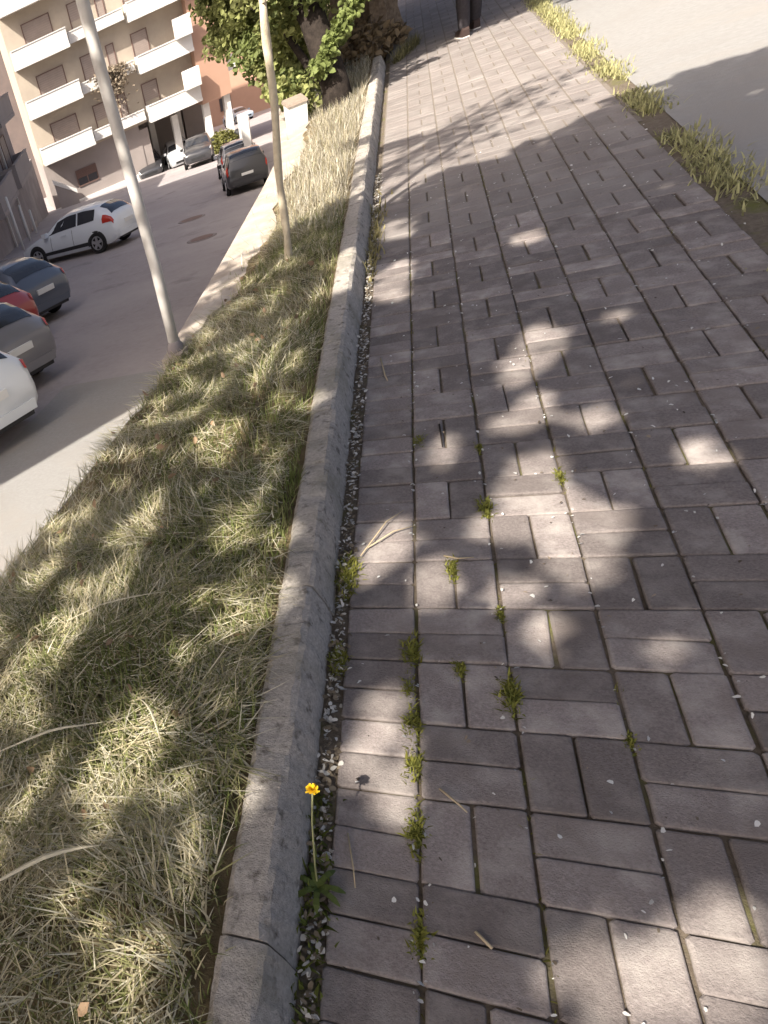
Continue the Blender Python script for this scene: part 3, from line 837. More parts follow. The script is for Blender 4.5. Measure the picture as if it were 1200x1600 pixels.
# ------------------------------------------------------------------ trees
PATCH = [[[0.41,1.62],[0.5,1.67],[0.53,1.51],[0.48,1.34],[0.4,1.21],[0.32,1.14],[0.29,1.2],[0.32,1.37]],[[0.31,1.01],[0.42,1.16],[0.44,0.97],[0.37,0.86]],[[0.24,0.96],[0.35,0.97],[0.35,0.87],[0.25,0.85]],[[0.04,0.75],[0.09,0.91],[0.13,0.83],[0.11,0.68],[0.06,0.69]],[[0.46,0.92],[0.57,0.98],[0.58,0.85],[0.51,0.82],[0.46,0.85]],[[0.65,1.63],[0.75,1.67],[0.75,1.6],[0.65,1.56]],[[0.16,0.39],[0.25,0.51],[0.29,0.7],[0.41,0.74],[0.41,0.53],[0.45,0.43],[0.54,0.43],[0.5,0.3],[0.41,0.06],[0.35,0.1],[0.29,0.26],[0.15,0.3]],[[0.01,0.19],[0.09,0.21],[0.1,0.13],[0.08,-0.0],[0.0,-0.02]],[[0.15,0.01],[0.22,0.13],[0.31,0.11],[0.25,0.0]],[[-0.16,0.22],[-0.09,0.4],[-0.01,0.44],[-0.01,0.28],[-0.08,0.13],[-0.17,0.09]],[[-0.15,-0.35],[-0.09,-0.3],[-0.02,-0.29],[-0.03,-0.36],[-0.11,-0.41],[-0.15,-0.4]],[[-0.18,-0.52],[-0.13,-0.45],[-0.02,-0.42],[-0.01,-0.53],[-0.01,-0.68],[-0.07,-0.7],[-0.09,-0.59],[-0.18,-0.58]],[[0.25,-0.06],[0.33,0.0],[0.34,-0.08],[0.26,-0.17]],[[0.2,-1.0],[0.22,-0.87],[0.3,-0.82],[0.38,-0.79],[0.46,-0.71],[0.52,-0.74],[0.48,-0.93]],[[0.47,-0.12],[0.54,-0.1],[0.53,-0.17],[0.48,-0.18]],[[-0.17,2.56],[-0.0,2.73],[-0.01,2.13],[-0.15,2.17]],[[-0.14,3.37],[0.03,3.34],[-0.0,3.03],[-0.13,3.08]],[[0.46,2.68],[0.59,2.67],[0.57,2.55],[0.45,2.55]],[[0.7,0.71],[0.8,0.73],[0.78,0.57],[0.68,0.55]],[[-0.37,0.3],[-0.28,0.41],[-0.27,0.29],[-0.34,0.2]],[[-0.34,1.18],[-0.24,1.26],[-0.23,1.07],[-0.33,1.05]],[[-0.32,2.75],[-0.2,2.91],[-0.21,2.24],[-0.33,2.22]],[[-0.31,-0.73],[-0.3,-0.53],[-0.26,-0.49],[-0.27,-0.66]],[[-0.38,-0.03],[-0.26,0.14],[-0.25,0.02],[-0.33,-0.1]],[[-0.84,-0.65],[-0.81,-0.45],[-0.65,-0.36],[-0.5,-0.46],[-0.55,-0.61],[-0.67,-0.7],[-0.83,-0.73]],[[-0.81,1.03],[-0.66,1.15],[-0.47,0.91],[-0.55,0.74],[-0.71,0.79]],[[-0.65,1.5],[-0.47,1.69],[-0.42,1.49],[-0.57,1.3]],[[-1.36,0.16],[-1.21,0.31],[-1.15,0.21],[-1.28,0.05]],[[-0.57,0.31],[-0.43,0.41],[-0.4,0.3],[-0.53,0.21]],[[-0.5,-1.05],[-0.41,-0.95],[-0.38,-0.98],[-0.46,-1.09]],[[-0.93,-1.02],[-0.84,-0.97],[-0.8,-1.01],[-0.9,-1.08]],[[-0.59,-0.18],[-0.42,-0.04],[-0.41,-0.12],[-0.54,-0.25]],[[-1.31,-0.21],[-1.06,-0.05],[-0.93,-0.12],[-1.24,-0.36]]]
def tree_trunk(mb, pts, rad, n=10):
    mb.tube(pts, rad, n)

# shade tree that stands behind the camera; its crown throws the dappled shade on path, kerb and grass
st = empty('shade_tree', (-1.30, -5.6, -0.14)); tag(st, 'broad leafy tree behind the viewer that shades the near path', 'tree')
sl = SUN_AZ; ct = 1 / math.tan(SUN_EL)
N0 = 170000
gx = rng.uniform(-2.7, 2.6, N0); gy = rng.uniform(-2.4, 4.9, N0)
hh = 4.6 + rng.normal(0, .55, N0) + .5 * (vnoise(gx, gy, 1.1, 9) - .5)
edge = 4.05 + .62 * gx * (gx > -.3) + .75 * (gx + .3) * (gx < -.3) + .55 * (vnoise(gx, gy * .2, 3.5, 2) - .5) + .25 * (vnoise(gx, gy, 9, 4) - .5)
keep = gy < edge
# thinner towards the rim, small random gaps, speckled over the grass
thin = np.where(gy > edge - .8, .35 + .55 * (edge - gy) / .8, 1.0)
grassy = gx < -.36
spk = vnoise(gx, gy, 8, 21)
thin = np.where(grassy & (spk > .47), .05, thin)
spk2 = vnoise(gx, gy, 6.5, 33)
thin = np.where(~grassy & (spk2 > .90), .25, thin)
keep &= rng.uniform(size=N0) < thin
inp = np.zeros(N0, dtype=bool)
for P_ in PATCH:
    for dx, dy in ((0, 0), (.03, 0), (-.03, 0), (0, .032), (0, -.032)):
        inp |= in_poly(gx + dx, gy + dy, P_)
keep &= ~(inp & (rng.uniform(size=N0) < .992))
gx, gy, hh = gx[keep], gy[keep], hh[keep]
LP = np.stack([gx - sl[0] * ct * hh, gy - sl[1] * ct * hh, hh], 1) - np.array(st.location)
nl = len(LP)
sz = rng.uniform(.06, .105, nl)
a = rng.normal(size=(nl, 3)); a /= np.linalg.norm(a, axis=1)[:, None]
t = rng.normal(size=(nl, 3)); b = np.cross(a, t); b /= np.linalg.norm(b, axis=1)[:, None]
V = np.stack([LP - a * sz[:, None] * .6, LP + b * sz[:, None] * .42, LP + a * sz[:, None] * .6, LP - b * sz[:, None] * .42], 1).reshape(-1, 3)
i4 = np.arange(nl) * 4
fast_mesh('crown', V, [np.stack([i4, i4 + 1, i4 + 2, i4 + 3], 1)], M['leaf'], np.repeat(np.array([.07, .10, .025]) * rng.uniform(.6, 1.4, (nl, 1)), 4, 0), st)
def shadow_src(x, y, h): return Vector((x - sl[0] * ct * h, y - sl[1] * ct * h, h)) - Vector(st.location)
fork = shadow_src(-1.05, -2.3, 3.5)
mb = MB()
mb.tube([(0, 0, -.4), (.03, .05, .8), fork.lerp(Vector((0, 0, 0)), .35) + Vector((.1, .1, 0)), fork], [.26, .2, .17, .13], 12)
mb.build('trunk', M['bark'], st, True)
mb = MB()
for route in ([(-1.3, -.9), (-1.1, .6), (-.62, 1.6), (-.5, 2.6), (-.35, 3.6)], [(-1.9, -.6), (-2.0, .8)], [(0.2, -1.9), (1.0, -1.25), (1.15, .1), (1.05, 1.3), (.95, 2.4)],
              [(-.55, .9), (-.45, 1.9), (.35, 2.3), (.5, 3.3)], [(1.9, -1.0), (2.1, .8)]):
    pts_ = [fork] + [shadow_src(x, y, 4.2 + .1 * q) for q, (x, y) in enumerate(route)]
    mb.tube(pts_, [.06 * (1 - .75 * q / (len(pts_) - 1)) for q in range(len(pts_))], 7)
# bare twiggy ends whose shadow lies on the sunlit paving beyond the shade
def twig(p0, p1, h, r):
    n = 7; pts = []
    for k in range(n):
        f = k / (n - 1)
        x = p0[0] + (p1[0] - p0[0]) * f + random.uniform(-.03, .03); y = p0[1] + (p1[1] - p0[1]) * f + random.uniform(-.05, .05)
        pts.append((x, y))
    mb.tube([shadow_src(x, y, h) for x, y in pts], [r * (1 - .7 * k / (n - 1)) for k in range(n)], 5)
    return pts
src = [twig((-.35, 3.6), (-.25, 4.5), 4.6, .028)]
tw_leaf = []
for p0, p1, r in (((-.45, 3.6), (.30, 5.35), .030), ((-.25, 4.55), (.85, 5.55), .034), ((-.3, 4.6), (.55, 5.05), .022), ((-.05, 4.95), (.95, 6.05), .028),
                  ((-.15, 5.0), (.6, 5.5), .02), ((-.35, 4.1), (-.3, 4.7), .02), ((.1, 4.4), (.9, 5.0), .013), ((.3, 5.2), (1.0, 5.65), .012), ((-.25, 4.45), (.35, 4.75), .012)):
    pts = twig(p0, p1, 4.6, r)
    for _ in range(7):
        q = random.choice(pts); e = (q[0] + random.uniform(.05, .35), q[1] + random.uniform(-.1, .35))
        twig(q, e, 4.6 + random.uniform(-.05, .05), .011)
        tw_leaf.append(e)
mb.build('limbs', M['bark'], st, True)
q = []
for e in tw_leaf:
    for _ in range(5):
        h = 4.6 + random.uniform(-.08, .08); q.append(tuple(shadow_src(e[0] + random.gauss(0, .05), e[1] + random.gauss(0, .06), h)))
q = np.array(q)
leaf_mesh('twig_leaves', q, rng.uniform(.05, .10, len(q)), M['leaf'], np.array([.07, .10, .025]) * rng.uniform(.6, 1.4, (len(q), 1)), st)

# leafy tree on the left, beyond the stake
tb = empty('leafy_tree', (-0.62, 7.2, 0)); tag(tb, 'bright green leafy tree with a dark trunk at the end of the grass verge', 'tree')
def to_l(P): return P - np.array(tb.location)
C0 = np.array([-0.0007, -1.5235, 1.5256])
mb = MB()
mb.tube([(0.02, -.02, -.15), (-.02, .03, .25), (-.22, .3, .9), (-.5, .75, 1.7), (-.85, 1.1, 2.6), (-1.0, 1.3, 3.6)], [.17, .13, .12, .11, .09, .07], 12)
mb.tube([(-.16, .2, .7), (-.55, .5, 1.3), (-.95, .8, 1.9), (-1.3, 1.2, 2.5)], [.07, .06, .05, .03], 8)
mb.tube([(-.36, .53, 1.3), (-.2, .9, 2.0), (.1, 1.6, 2.8)], [.06, .05, .03], 8)
mb.tube([(-.2, .3, .3), (-.6, .8, .9), (-1.3, 1.4, 1.4)], [.04, .035, .02], 7)
mb.build('trunk', M['bark'], tb, True)
clumps = []
# hanging skirt to the left (in view)
for k in range(250):
    d = random.uniform(0, 1)
    y = 7.75 + 1.5 * d + random.uniform(-.3, .7); x = -.95 - 1.05 * d + random.uniform(-.2, .2); x = max(x, -.20 * (y + 1.5) + .1)
    z = random.uniform(.12 + .62 * d, 3.4)
    clumps.append((x, y, z, random.uniform(.14, .30)))
# leaves hanging in front of the trunk
for k in range(46):
    clumps.append((random.uniform(-1.35, -.72), random.uniform(7.0, 7.9), random.uniform(.75, 2.6), random.uniform(.10, .22)))
# back of the crown, darker depth
for k in range(150):
    y = random.uniform(8.8, 11.6); x = random.uniform(-.19 * (y + 1.5), -.3); z = random.uniform(.65, 4.2)
    if x > -.75 and z < 1.1: continue
    clumps.append((x, y, z, random.uniform(.2, .36)))
# upper crown whose shade lies on the far path
for k in range(640):
    h = random.uniform(2.6, 4.6); X_ = random.uniform(-1.4, 2.6); Y_ = random.uniform(9.35, 15.5) + .12 * (1 - X_)
    clumps.append((X_ - sl[0] * ct * h, Y_ - sl[1] * ct * h, h, random.uniform(.2, .38)))
P_ = []; Cc = []; Sz = []
for (x, y, z, r) in clumps:
    n = int(190 * (r / .25) ** 2)
    u = rng.normal(size=(n, 3)); u /= np.linalg.norm(u, axis=1)[:, None]
    q = np.array([x, y, z]) + u * r * (rng.uniform(.3, 1, (n, 1)) ** .5) * np.array([1, 1, .8])
    P_.append(q); tint = random.uniform(.75, 1.3)
    base = np.array([.25, .265, .10]) if random.random() < .6 else np.array([.16, .19, .065])
    Cc.append(base * tint * rng.uniform(.7, 1.35, (n, 1))); Sz.append(rng.uniform(.045, .085, n))
P_ = np.concatenate(P_); Cc = np.concatenate(Cc); Sz = np.concatenate(Sz)
k_ = P_[:, 2] > -.25
leaf_mesh('crown', to_l(P_[k_]), Sz[k_], M['leaf'], Cc[k_], tb, aspect=.7, droop=True)
# one low bright spray beside the trunk
n = 760
f = rng.uniform(0, 1, n)
q = np.stack([-.80 + .55 * f, 7.05 + .5 * f, .42 + .62 * f], 1) + np.clip(rng.normal(0, .045, (n, 3)), -.08, .08)
leaf_mesh('low_spray', to_l(q), rng.uniform(.045, .085, n), M['leaf'], np.array([.20, .24, .08]) * rng.uniform(.6, 1.3, (n, 1)), tb, aspect=.75, droop=True)

# old gnarled trunk at the kerb end with dry leaves at its foot
ot = empty('old_tree', (-0.62, 10.7, 0)); tag(ot, 'gnarled pale trunk with dry leaf mound at the kerb end', 'tree')
V = []; F = []
nr, nz_ = 26, 22
for j in range(nz_):
    z = -.1 + 3.2 * j / (nz_ - 1)
    for i in range(nr):
        a = 2 * math.pi * i / nr
        r = .27 + .28 * math.exp(-z * 2.2) + .07 * math.sin(5 * a + 1.3 * z) + .05 * math.sin(9 * a - 2.1 * z) + .03 * random.uniform(-1, 1)
        V.append((r * math.cos(a) + .12 * z, r * math.sin(a) + .05 * z, z))
for j in range(nz_ - 1):
    for i in range(nr):
        F.append((j * nr + i, j * nr + (i + 1) % nr, (j + 1) * nr + (i + 1) % nr, (j + 1) * nr + i))
mesh_obj('trunk', V, F, M['bark_pale'], ot)
n = 1500
r = .85 * np.sqrt(rng.uniform(0, 1, n)); a = rng.uniform(0, 2 * math.pi, n)
q = np.stack([r * np.cos(a) * .75 - .02, r * np.sin(a) * 1.3 - .5, .45 * np.maximum(0, 1 - r) + rng.uniform(0, .06, n)], 1)
tag(leaf_mesh('dry_leaves', q, rng.uniform(.06, .13, n), M['leaf'], np.array([.36, .26, .15]) * rng.uniform(.45, 1.3, (n, 1)), ot, aspect=.6), kind='stuff')
n = 2600
q = np.stack([rng.normal(.3, .9, n), rng.normal(.2, .8, n), 3.2 + rng.normal(0, .5, n)], 1)
leaf_mesh('crown', q, rng.uniform(.06, .11, n), M['leaf'], np.array([.09, .12, .035]) * rng.uniform(.6, 1.3, (n, 1)), ot)

# ------------------------------------------------------------------ posts and marker stone
lp = empty('lamp_post', (-1.18, 2.08, -0.03)); tag(lp, 'grey metal lamp post standing at the edge of the grass verge', 'lamp post')
mb = MB(); mb.tube([(0, 0, -.1), (-.004, 0, .5), (-.035, -.012, 1.45), (-.07, -.03, 3.6)], [.031, .030, .028, .024], 14); mb.build('pole', M['galv'], lp, True)
mb = MB(); mb.lathe([(.048, -.08), (.048, .03), (.044, .055), (.034, .07), (.034, .08)], 16); mb.build('base_collar', M['render_dim'], lp, True)
mb = MB(); mb.tube([(-.07, -.03, 3.6), (-.3, .0, 3.75), (-.6, 0, 3.78)], [.024, .022, .02], 10); mb.build('arm', M['galv'], lp, True)
mb = MB(); mb.box(-1.05, -.55, -.09, .09, 3.74, 3.82); mb.build('lamp_head', M['galv'], lp)
sk = empty('wooden_stake', (-0.649, 2.903, 0.02)); tag(sk, 'tall bare wooden stake standing in the dry grass', 'stake')
mb = MB()
pts = []; rad = []
for k in range(16):
    z = -.1 + 1.42 * k / 15
    pts.append((.026 * z + .006 * math.sin(z * 9), .004 * math.sin(z * 5 + 1), z)); rad.append(.021 + .0025 * math.sin(z * 23) + .002 * random.uniform(-1, 1) - .002 * k / 15)
mb.tube(pts, rad, 10); mb.build('shaft', M['stake'], sk, True)
mb = MB()
for k in range(4):
    a = k * 1.6
    mb.tube([(.034 + .012 * math.cos(a), .012 * math.sin(a), 1.3), (.03 + .017 * math.cos(a), .016 * math.sin(a), 1.34 + .02 * k)], [.010, .003], 5)
mb.build('frayed_top', M['stake'], sk)
ms = empty('marker_stone', (-1.03, 7.28, -.03), (0, 0, .35)); tag(ms, 'small white marker stone with a brown cap under the leafy tree', 'marker stone')
mb = MB(); mb.add([(-.085, -.08, -.1), (.085, -.08, -.1), (.085, .10, -.1), (-.085, .10, -.1), (-.095, -.085, .22), (.095, -.085, .22), (.095, .12, .24), (-.095, .12, .24)],
                 [(3, 2, 1, 0), (0, 1, 5, 4), (1, 2, 6, 5), (2, 3, 7, 6), (3, 0, 4, 7), (4, 5, 6, 7)]); mb.build('shaft', M['white_stone'], ms)
mb = MB(); mb.add([(-.105, -.10, .223), (.105, -.10, .223), (.105, .15, .243), (-.105, .15, .243), (-.1, -.095, .245), (.1, -.095, .245), (.1, .145, .275), (-.1, .145, .275)],
                 [(3, 2, 1, 0), (0, 1, 5, 4), (1, 2, 6, 5), (2, 3, 7, 6), (3, 0, 4, 7), (4, 5, 6, 7)]); mb.build('cap', M['stone_cap'], ms)

# ------------------------------------------------------------------ person at the edge of the far shade
def skin_obj(name, joints, edges, m, parent=None, sub=2):
    me = bpy.data.meshes.new(name)
    me.from_pydata([j[0] for j in joints], edges, []); me.materials.append(m)
    o = bpy.data.objects.new(name, me); link(o, parent)
    o.modifiers.new('skin', 'SKIN'); 
    if not me.skin_vertices: 
        bpy.context.view_layer.objects.active = o
    o.modifiers['skin'].use_smooth_shade = True
    sv = me.skin_vertices[0].data if me.skin_vertices else None
    if sv:
        for i, j in enumerate(joints):
            sv[i].radius = (j[1], j[2] if len(j) > 2 else j[1])
            sv[i].use_root = (i == 0)
    ss = o.modifiers.new('sub', 'SUBSURF'); ss.levels = sub; ss.render_levels = sub
    return o
# facing away (+y), right leg forward
J = [((0, 0, .92), .13, .10), ((0, 0, 1.15), .13, .09), ((0, .01, 1.38), .15, .10), ((0, .02, 1.50), .055), ((0, .04, 1.62), .075, .085), ((0, .03, 1.72), .07, .08),
     ((-.09, 0, .88), .085), ((-.10, -.06, .48), .055), ((-.10, -.16, .10), .036), ((-.10, -.08, .03), .03), ((-.10, -.01, .025), .024),
     ((.09, 0, .88), .085), ((.10, .12, .49), .055), ((.10, .12, .09), .036), ((.10, .20, .03), .03), ((.10, .27, .025), .024),
     ((-.19, 0, 1.40), .05), ((-.23, -.02, 1.12), .04), ((-.22, .06, .90), .03), ((-.215, .10, .81), .028),
     ((.19, 0, 1.40), .05), ((.23, -.04, 1.12), .04), ((.22, .02, .90), .03), ((.215, .05, .81), .028)]
ED = [(0, 1), (1, 2), (2, 3), (3, 4), (4, 5), (0, 6), (6, 7), (7, 8), (8, 9), (9, 10), (0, 11), (11, 12), (12, 13), (13, 14), (14, 15), (2, 16), (16, 17), (17, 18), (18, 19), (2, 20), (20, 21), (21, 22), (22, 23)]
per = skin_obj('person', J, ED, M['skin'])
per.location = (.62, 9.25, .0); per.rotation_euler = (0, 0, math.radians(15))
tag(per, 'walking person in dark trousers and dark shoes at the far edge of the sunlit path', 'person')
tr = [J[0], J[6], J[7], J[8], J[11], J[12], J[13]]
tr = [(q[0], q[1] + .022, (q[2] if len(q) > 2 else q[1]) + .022) for q in tr]
tr[3] = ((-.10, -.165, .05), .06, .06); tr[6] = ((.10, .12, .05), .06, .06)
skin_obj('trousers', tr, [(0, 1), (1, 2), (2, 3), (0, 4), (4, 5), (5, 6)], M['trousers'], per)
jk = [J[0], J[1], J[2], J[16], J[17], J[18], J[20], J[21], J[22]]
jk = [(q[0], q[1] + .028, (q[2] if len(q) > 2 else q[1]) + .028) for q in jk]
skin_obj('jacket', jk, [(0, 1), (1, 2), (2, 3), (3, 4), (4, 5), (2, 6), (6, 7), (7, 8)], M['jacket'], per)
for sgn, yo in ((-1, -.16), (1, .12)):
    V = []; F = []
    prof = [(-.07, .036, .075), (-.04, .042, .095), (.02, .043, .095), (.09, .05, .07), (.16, .045, .055), (.19, .025, .04)]
    for (y, wv, hv_) in prof:
        V += [(.10 * sgn - wv, yo + y, .012), (.10 * sgn + wv, yo + y, .012), (.10 * sgn + wv * .8, yo + y, hv_), (.10 * sgn - wv * .8, yo + y, hv_)]
    for q in range(5):
        for r in range(4): F.append((q * 4 + r, q * 4 + (r + 1) % 4, q * 4 + 4 + (r + 1) % 4, q * 4 + 4 + r))
    F += [(0, 1, 2, 3), (23, 22, 21, 20)]
    so = mesh_obj('shoe', V, F, M['shoe'], per)
    mb = MB(); V2 = [(v[0], v[1], .012) for v in V[::4]] + [(v[0], v[1], .012) for v in V[1::4]]
    V3 = [(v[0], v[1], 0.0) for v in V2]; n6 = 6
    F = [tuple(range(6)) + tuple(range(11, 5, -1)), tuple(range(12, 18))[::-1] + tuple(range(18, 24))]
    F += [(q, q + 1, q + 13, q + 12) for q in range(5)] + [(6 + q + 1, 6 + q, 18 + q, 19 + q) for q in range(5)] + [(0, 12, 18, 6), (5, 11, 23, 17)]
    mesh_obj('sole', V2 + V3, F, M['sole'], so)
hr = MB(); hr.lathe([(.02, 1.80), (.07, 1.79), (.095, 1.74), (.095, 1.66), (.075, 1.60)][::-1], 14); ho = hr.build('hair', M['hair'], per, True); ho.location = (0, .02, 0)

# ------------------------------------------------------------------ grass, hay, weeds, petals
def vz(P): return np.array([verge_z(x, y) for x, y in P])
def verge_pts(n, y0, y1, xmin_off=0.02, xmax=-0.36):
    y = rng.uniform(y0, y1, n); ex = np.array([edge_x(v) for v in y])
    x = ex + xmin_off + (xmax - ex - xmin_off) * rng.uniform(0, 1, n)
    return x, y
def off_coping(x, y):
    cw = np.array([coping_w(v) for v in y]); ex = np.array([edge_x(v) for v in y])
    return (y < 2.0) | (x > ex + cw * rng.uniform(.95, 1.3, len(x))) | (rng.uniform(size=len(x)) < .03)
def rdir(n):
    a = rng.uniform(0, 2 * math.pi, n); return np.stack([np.cos(a), np.sin(a), np.zeros(n)], 1)
GREEN = np.array([.17, .20, .065]); OLIVE = np.array([.28, .275, .13]); STRAW = np.array([.58, .51, .34]); PALE = np.array([.72, .67, .52])
# upright green and olive blades, near part
n = 42000
x, y = verge_pts(n, -1.9, 3.6)
y = np.where(rng.uniform(size=n) < .3, rng.uniform(-1.7, .6, n), y); x = np.maximum(x, np.array([edge_x(v) for v in y]) + .02)
d = vnoise(x, y, 2.3, 41)
k = rng.uniform(size=n) < np.where(d > .5, 1.0, .38) + .35 * (x > -.75)
k &= off_coping(x, y)
x, y = x[k], y[k]; n = len(x)
P_ = np.stack([x, y, vz(zip(x, y)) - .005], 1)
mixv = rng.uniform(size=(n, 1)) * .7 + .5 * (1 - vnoise(x, y, 2.3, 41))[:, None]
clump = vnoise(x, y, 9, 61)[:, None]; mixv = mixv - .25 * (clump > .6)
cols = np.where(mixv < .5, GREEN, np.where(mixv < .8, OLIVE, STRAW)) * rng.uniform(.65, 1.35, (n, 1))
tag(blade_mesh('green_grass', P_, rdir(n), rng.uniform(.02, .7, n), rng.uniform(.03, .095, n), rng.uniform(.0024, .0055, n), rng.uniform(.1, 1.0, n), cols, M['blade']),
    'green and olive grass blades on the near verge', 'grass', kind='stuff')
# cut hay lying criss-cross
n = 50000
x, y = verge_pts(n, -1.9, 3.8, .0, -.385)
y = np.where(rng.uniform(size=n) < .35, rng.uniform(-1.7, .6, n), y); x = np.maximum(x, np.array([edge_x(v) for v in y]))
d = vnoise(x, y, 2.6, 77)
k = rng.uniform(size=n) < np.where(d > .45, 1.0, .45)
k &= off_coping(x, y)
x, y = x[k], y[k]; n = len(x)
P_ = np.stack([x, y, vz(zip(x, y)) + rng.uniform(.0, .035, n)], 1)
ha = 6.283 * 1.3 * vnoise(x, y, 2.1, 55) + rng.normal(0, .75, n); HD = np.stack([np.cos(ha), np.sin(ha), 0 * ha], 1)
cols = np.where(rng.uniform(size=(n, 1)) < .4, STRAW, np.where(rng.uniform(size=(n, 1)) < .62, PALE, OLIVE * 1.3)) * rng.uniform(.55, 1.2, (n, 1))
tag(blade_mesh('cut_hay', P_, HD, rng.uniform(1.1, 1.65, n), rng.uniform(.03, .15, n), rng.uniform(.0018, .0048, n), rng.uniform(-.25, .5, n), cols, M['blade']),
    'dry cut grass lying criss-cross on the near verge', 'hay', kind='stuff')
# sunlit dry grass farther on
n = 34000
x, y = verge_pts(n, 3.2, 10.0, .03, -.37)
cw = np.array([coping_w(v) for v in y]); ex = np.array([edge_x(v) for v in y])
k = (x > ex + cw * rng.uniform(1.0, 1.35, n)) | (rng.uniform(size=n) < .015)
x, y = x[k], y[k]; n = len(x)
P_ = np.stack([x, y, vz(zip(x, y)) - .004], 1)
up = np.where(rng.uniform(size=n) < .5, rng.uniform(.05, .8, n), rng.uniform(1.0, 1.6, n))
cols = np.where(rng.uniform(size=(n, 1)) < .4, STRAW, np.where(rng.uniform(size=(n, 1)) < .85, PALE, OLIVE)) * np.array([.88, .88, .93]) * rng.uniform(.55, 1.1, (n, 1))
tag(blade_mesh('dry_grass', P_, rdir(n), up, rng.uniform(.05, .15, n), rng.uniform(.003, .007, n), rng.uniform(0, .9, n), cols, M['blade']),
    'straw coloured dry grass in full sun along the kerb', 'grass', kind='stuff')
# dead tree leaves caught in the grass
n = 90
x, y = verge_pts(n, -1.6, 3.0, .05, -.40)
q = np.stack([x, y, vz(zip(x, y)) + rng.uniform(.03, .06, n)], 1)
tag(leaf_mesh('dead_leaves', q, rng.uniform(.02, .05, n), M['leaf'], np.array([.40, .27, .17]) * rng.uniform(.5, 1.3, (n, 1)), aspect=.55), 'small dead brown leaves caught in the near grass', 'leaves', kind='stuff')
# a few broad pale leaves and stalks on the hay
for (x0, y0, ang, ln, wd, lab) in ((-.78, -.98, .5, .30, .014, 'broad pale straw leaf lying low in the left corner of the verge'), (-.92, -.62, .35, .34, .010, 'long pale straw leaf at the left edge of the near hay'),
                              (-.62, -.55, 2.2, .16, .006, 'short straight straw stalk lying close to the kerb'), (-.86, -.10, .25, .36, .007, 'long thin pale stalk across the darker hay')):
    m_ = 7; V = []; F = []
    for q in range(m_):
        f = q / (m_ - 1); px = x0 - .5 * ln * math.cos(ang) + f * ln * math.cos(ang); py = y0 - .5 * ln * math.sin(ang) + f * ln * math.sin(ang) + .02 * math.sin(3 * f)
        z = verge_z(px, py) + .055 + .012 * math.sin(3 * f); w_ = wd * math.sin(math.pi * (.12 + .83 * f)) / 2
        V += [(px + w_ * math.sin(ang), py - w_ * math.cos(ang), z), (px, py, z + w_ * .5), (px - w_ * math.sin(ang), py + w_ * math.cos(ang), z)]
        if q: F += [(3 * q - 3, 3 * q - 2, 3 * q + 1, 3 * q), (3 * q - 2, 3 * q - 1, 3 * q + 2, 3 * q + 1)]
    tag(mesh_obj('straw_leaf', V, F, M['petal_straw'] if 'petal_straw' in M else M['stake']), lab, 'straw')

# weed tufts in the joints
TUFT = [(-0.012, -0.172, .05), (-0.02, -0.293, .035), (-0.011, -0.402, .045), (-0.012, -0.52, .045), (-0.007, -0.689, .045), (-0.002, -0.91, .04), (0.196, -0.294, .05), (0.092, 0.157, .04),
        (0.193, 0.436, .045), (0.194, -0.024, .025), (0.398, -0.406, .025), (0.095, -0.221, .03), (0.019, 0.857, .04), (0.192, 0.78, .03), (0.397, 0.577, .035), (-0.183, 0.135, .07), (-0.190, -0.205, .05)]
TL = ['largest weed tuft in the joint beside the kerb course, in a sun patch', 'small weed tuft just below the largest one in the kerb course joint', 'spiky weed tuft between two sun patches in the kerb course joint',
      'mossy round weed tuft inside the lower sun patch of the kerb course joint', 'flat starry weed below the sun patches in the kerb course joint', 'weed tuft lowest in the picture in the kerb course joint',
      'weed tuft at a paver corner in the second joint right of the kerb', 'small weed in a short joint at the pale sun patch', 'yellowish weed in the second joint at the left of the big sun patch',
      'tiny weed at the crossing under the big sun patch', 'tiny mossy weed in the third joint near the right print side', 'thin weed in a short joint below the sun patch row',
      'leafy weed in the first joint beside a small sun fleck', 'small yellow weed in the second joint above the big sun patch', 'yellow moss weed in the third joint at the top of the big sun patch',
      'grassy weed growing at the foot of the kerb beside the first sun patch', 'leafy weed at the kerb foot below the kerb stone joint']
for (x0, y0, r), lab in zip(TUFT, TL):
    n = int(260 * (r / .04))
    rr = np.minimum(np.abs(rng.normal(0, .5, n)), .95) * r; a = rng.uniform(0, 6.283, n)
    P_ = np.stack([x0 + rr * np.cos(a) * .5, y0 + rr * np.sin(a) * 1.5, np.full(n, -.004)], 1)
    dd = rdir(n)
    c = np.array([.19, .20, .05]) * rng.uniform(.55, 1.5, (n, 1)) + np.array([.05, .03, 0]) * rng.uniform(0, 1, (n, 1))
    tag(blade_mesh('weed_tuft', P_, dd, rng.uniform(.3, 1.5, n), rng.uniform(.15, .6, n) * r, rng.uniform(.003, .007, n), rng.uniform(.2, .9, n), c, M['blade'], seg=2), lab, 'weed', 'weeds in the paving joints')
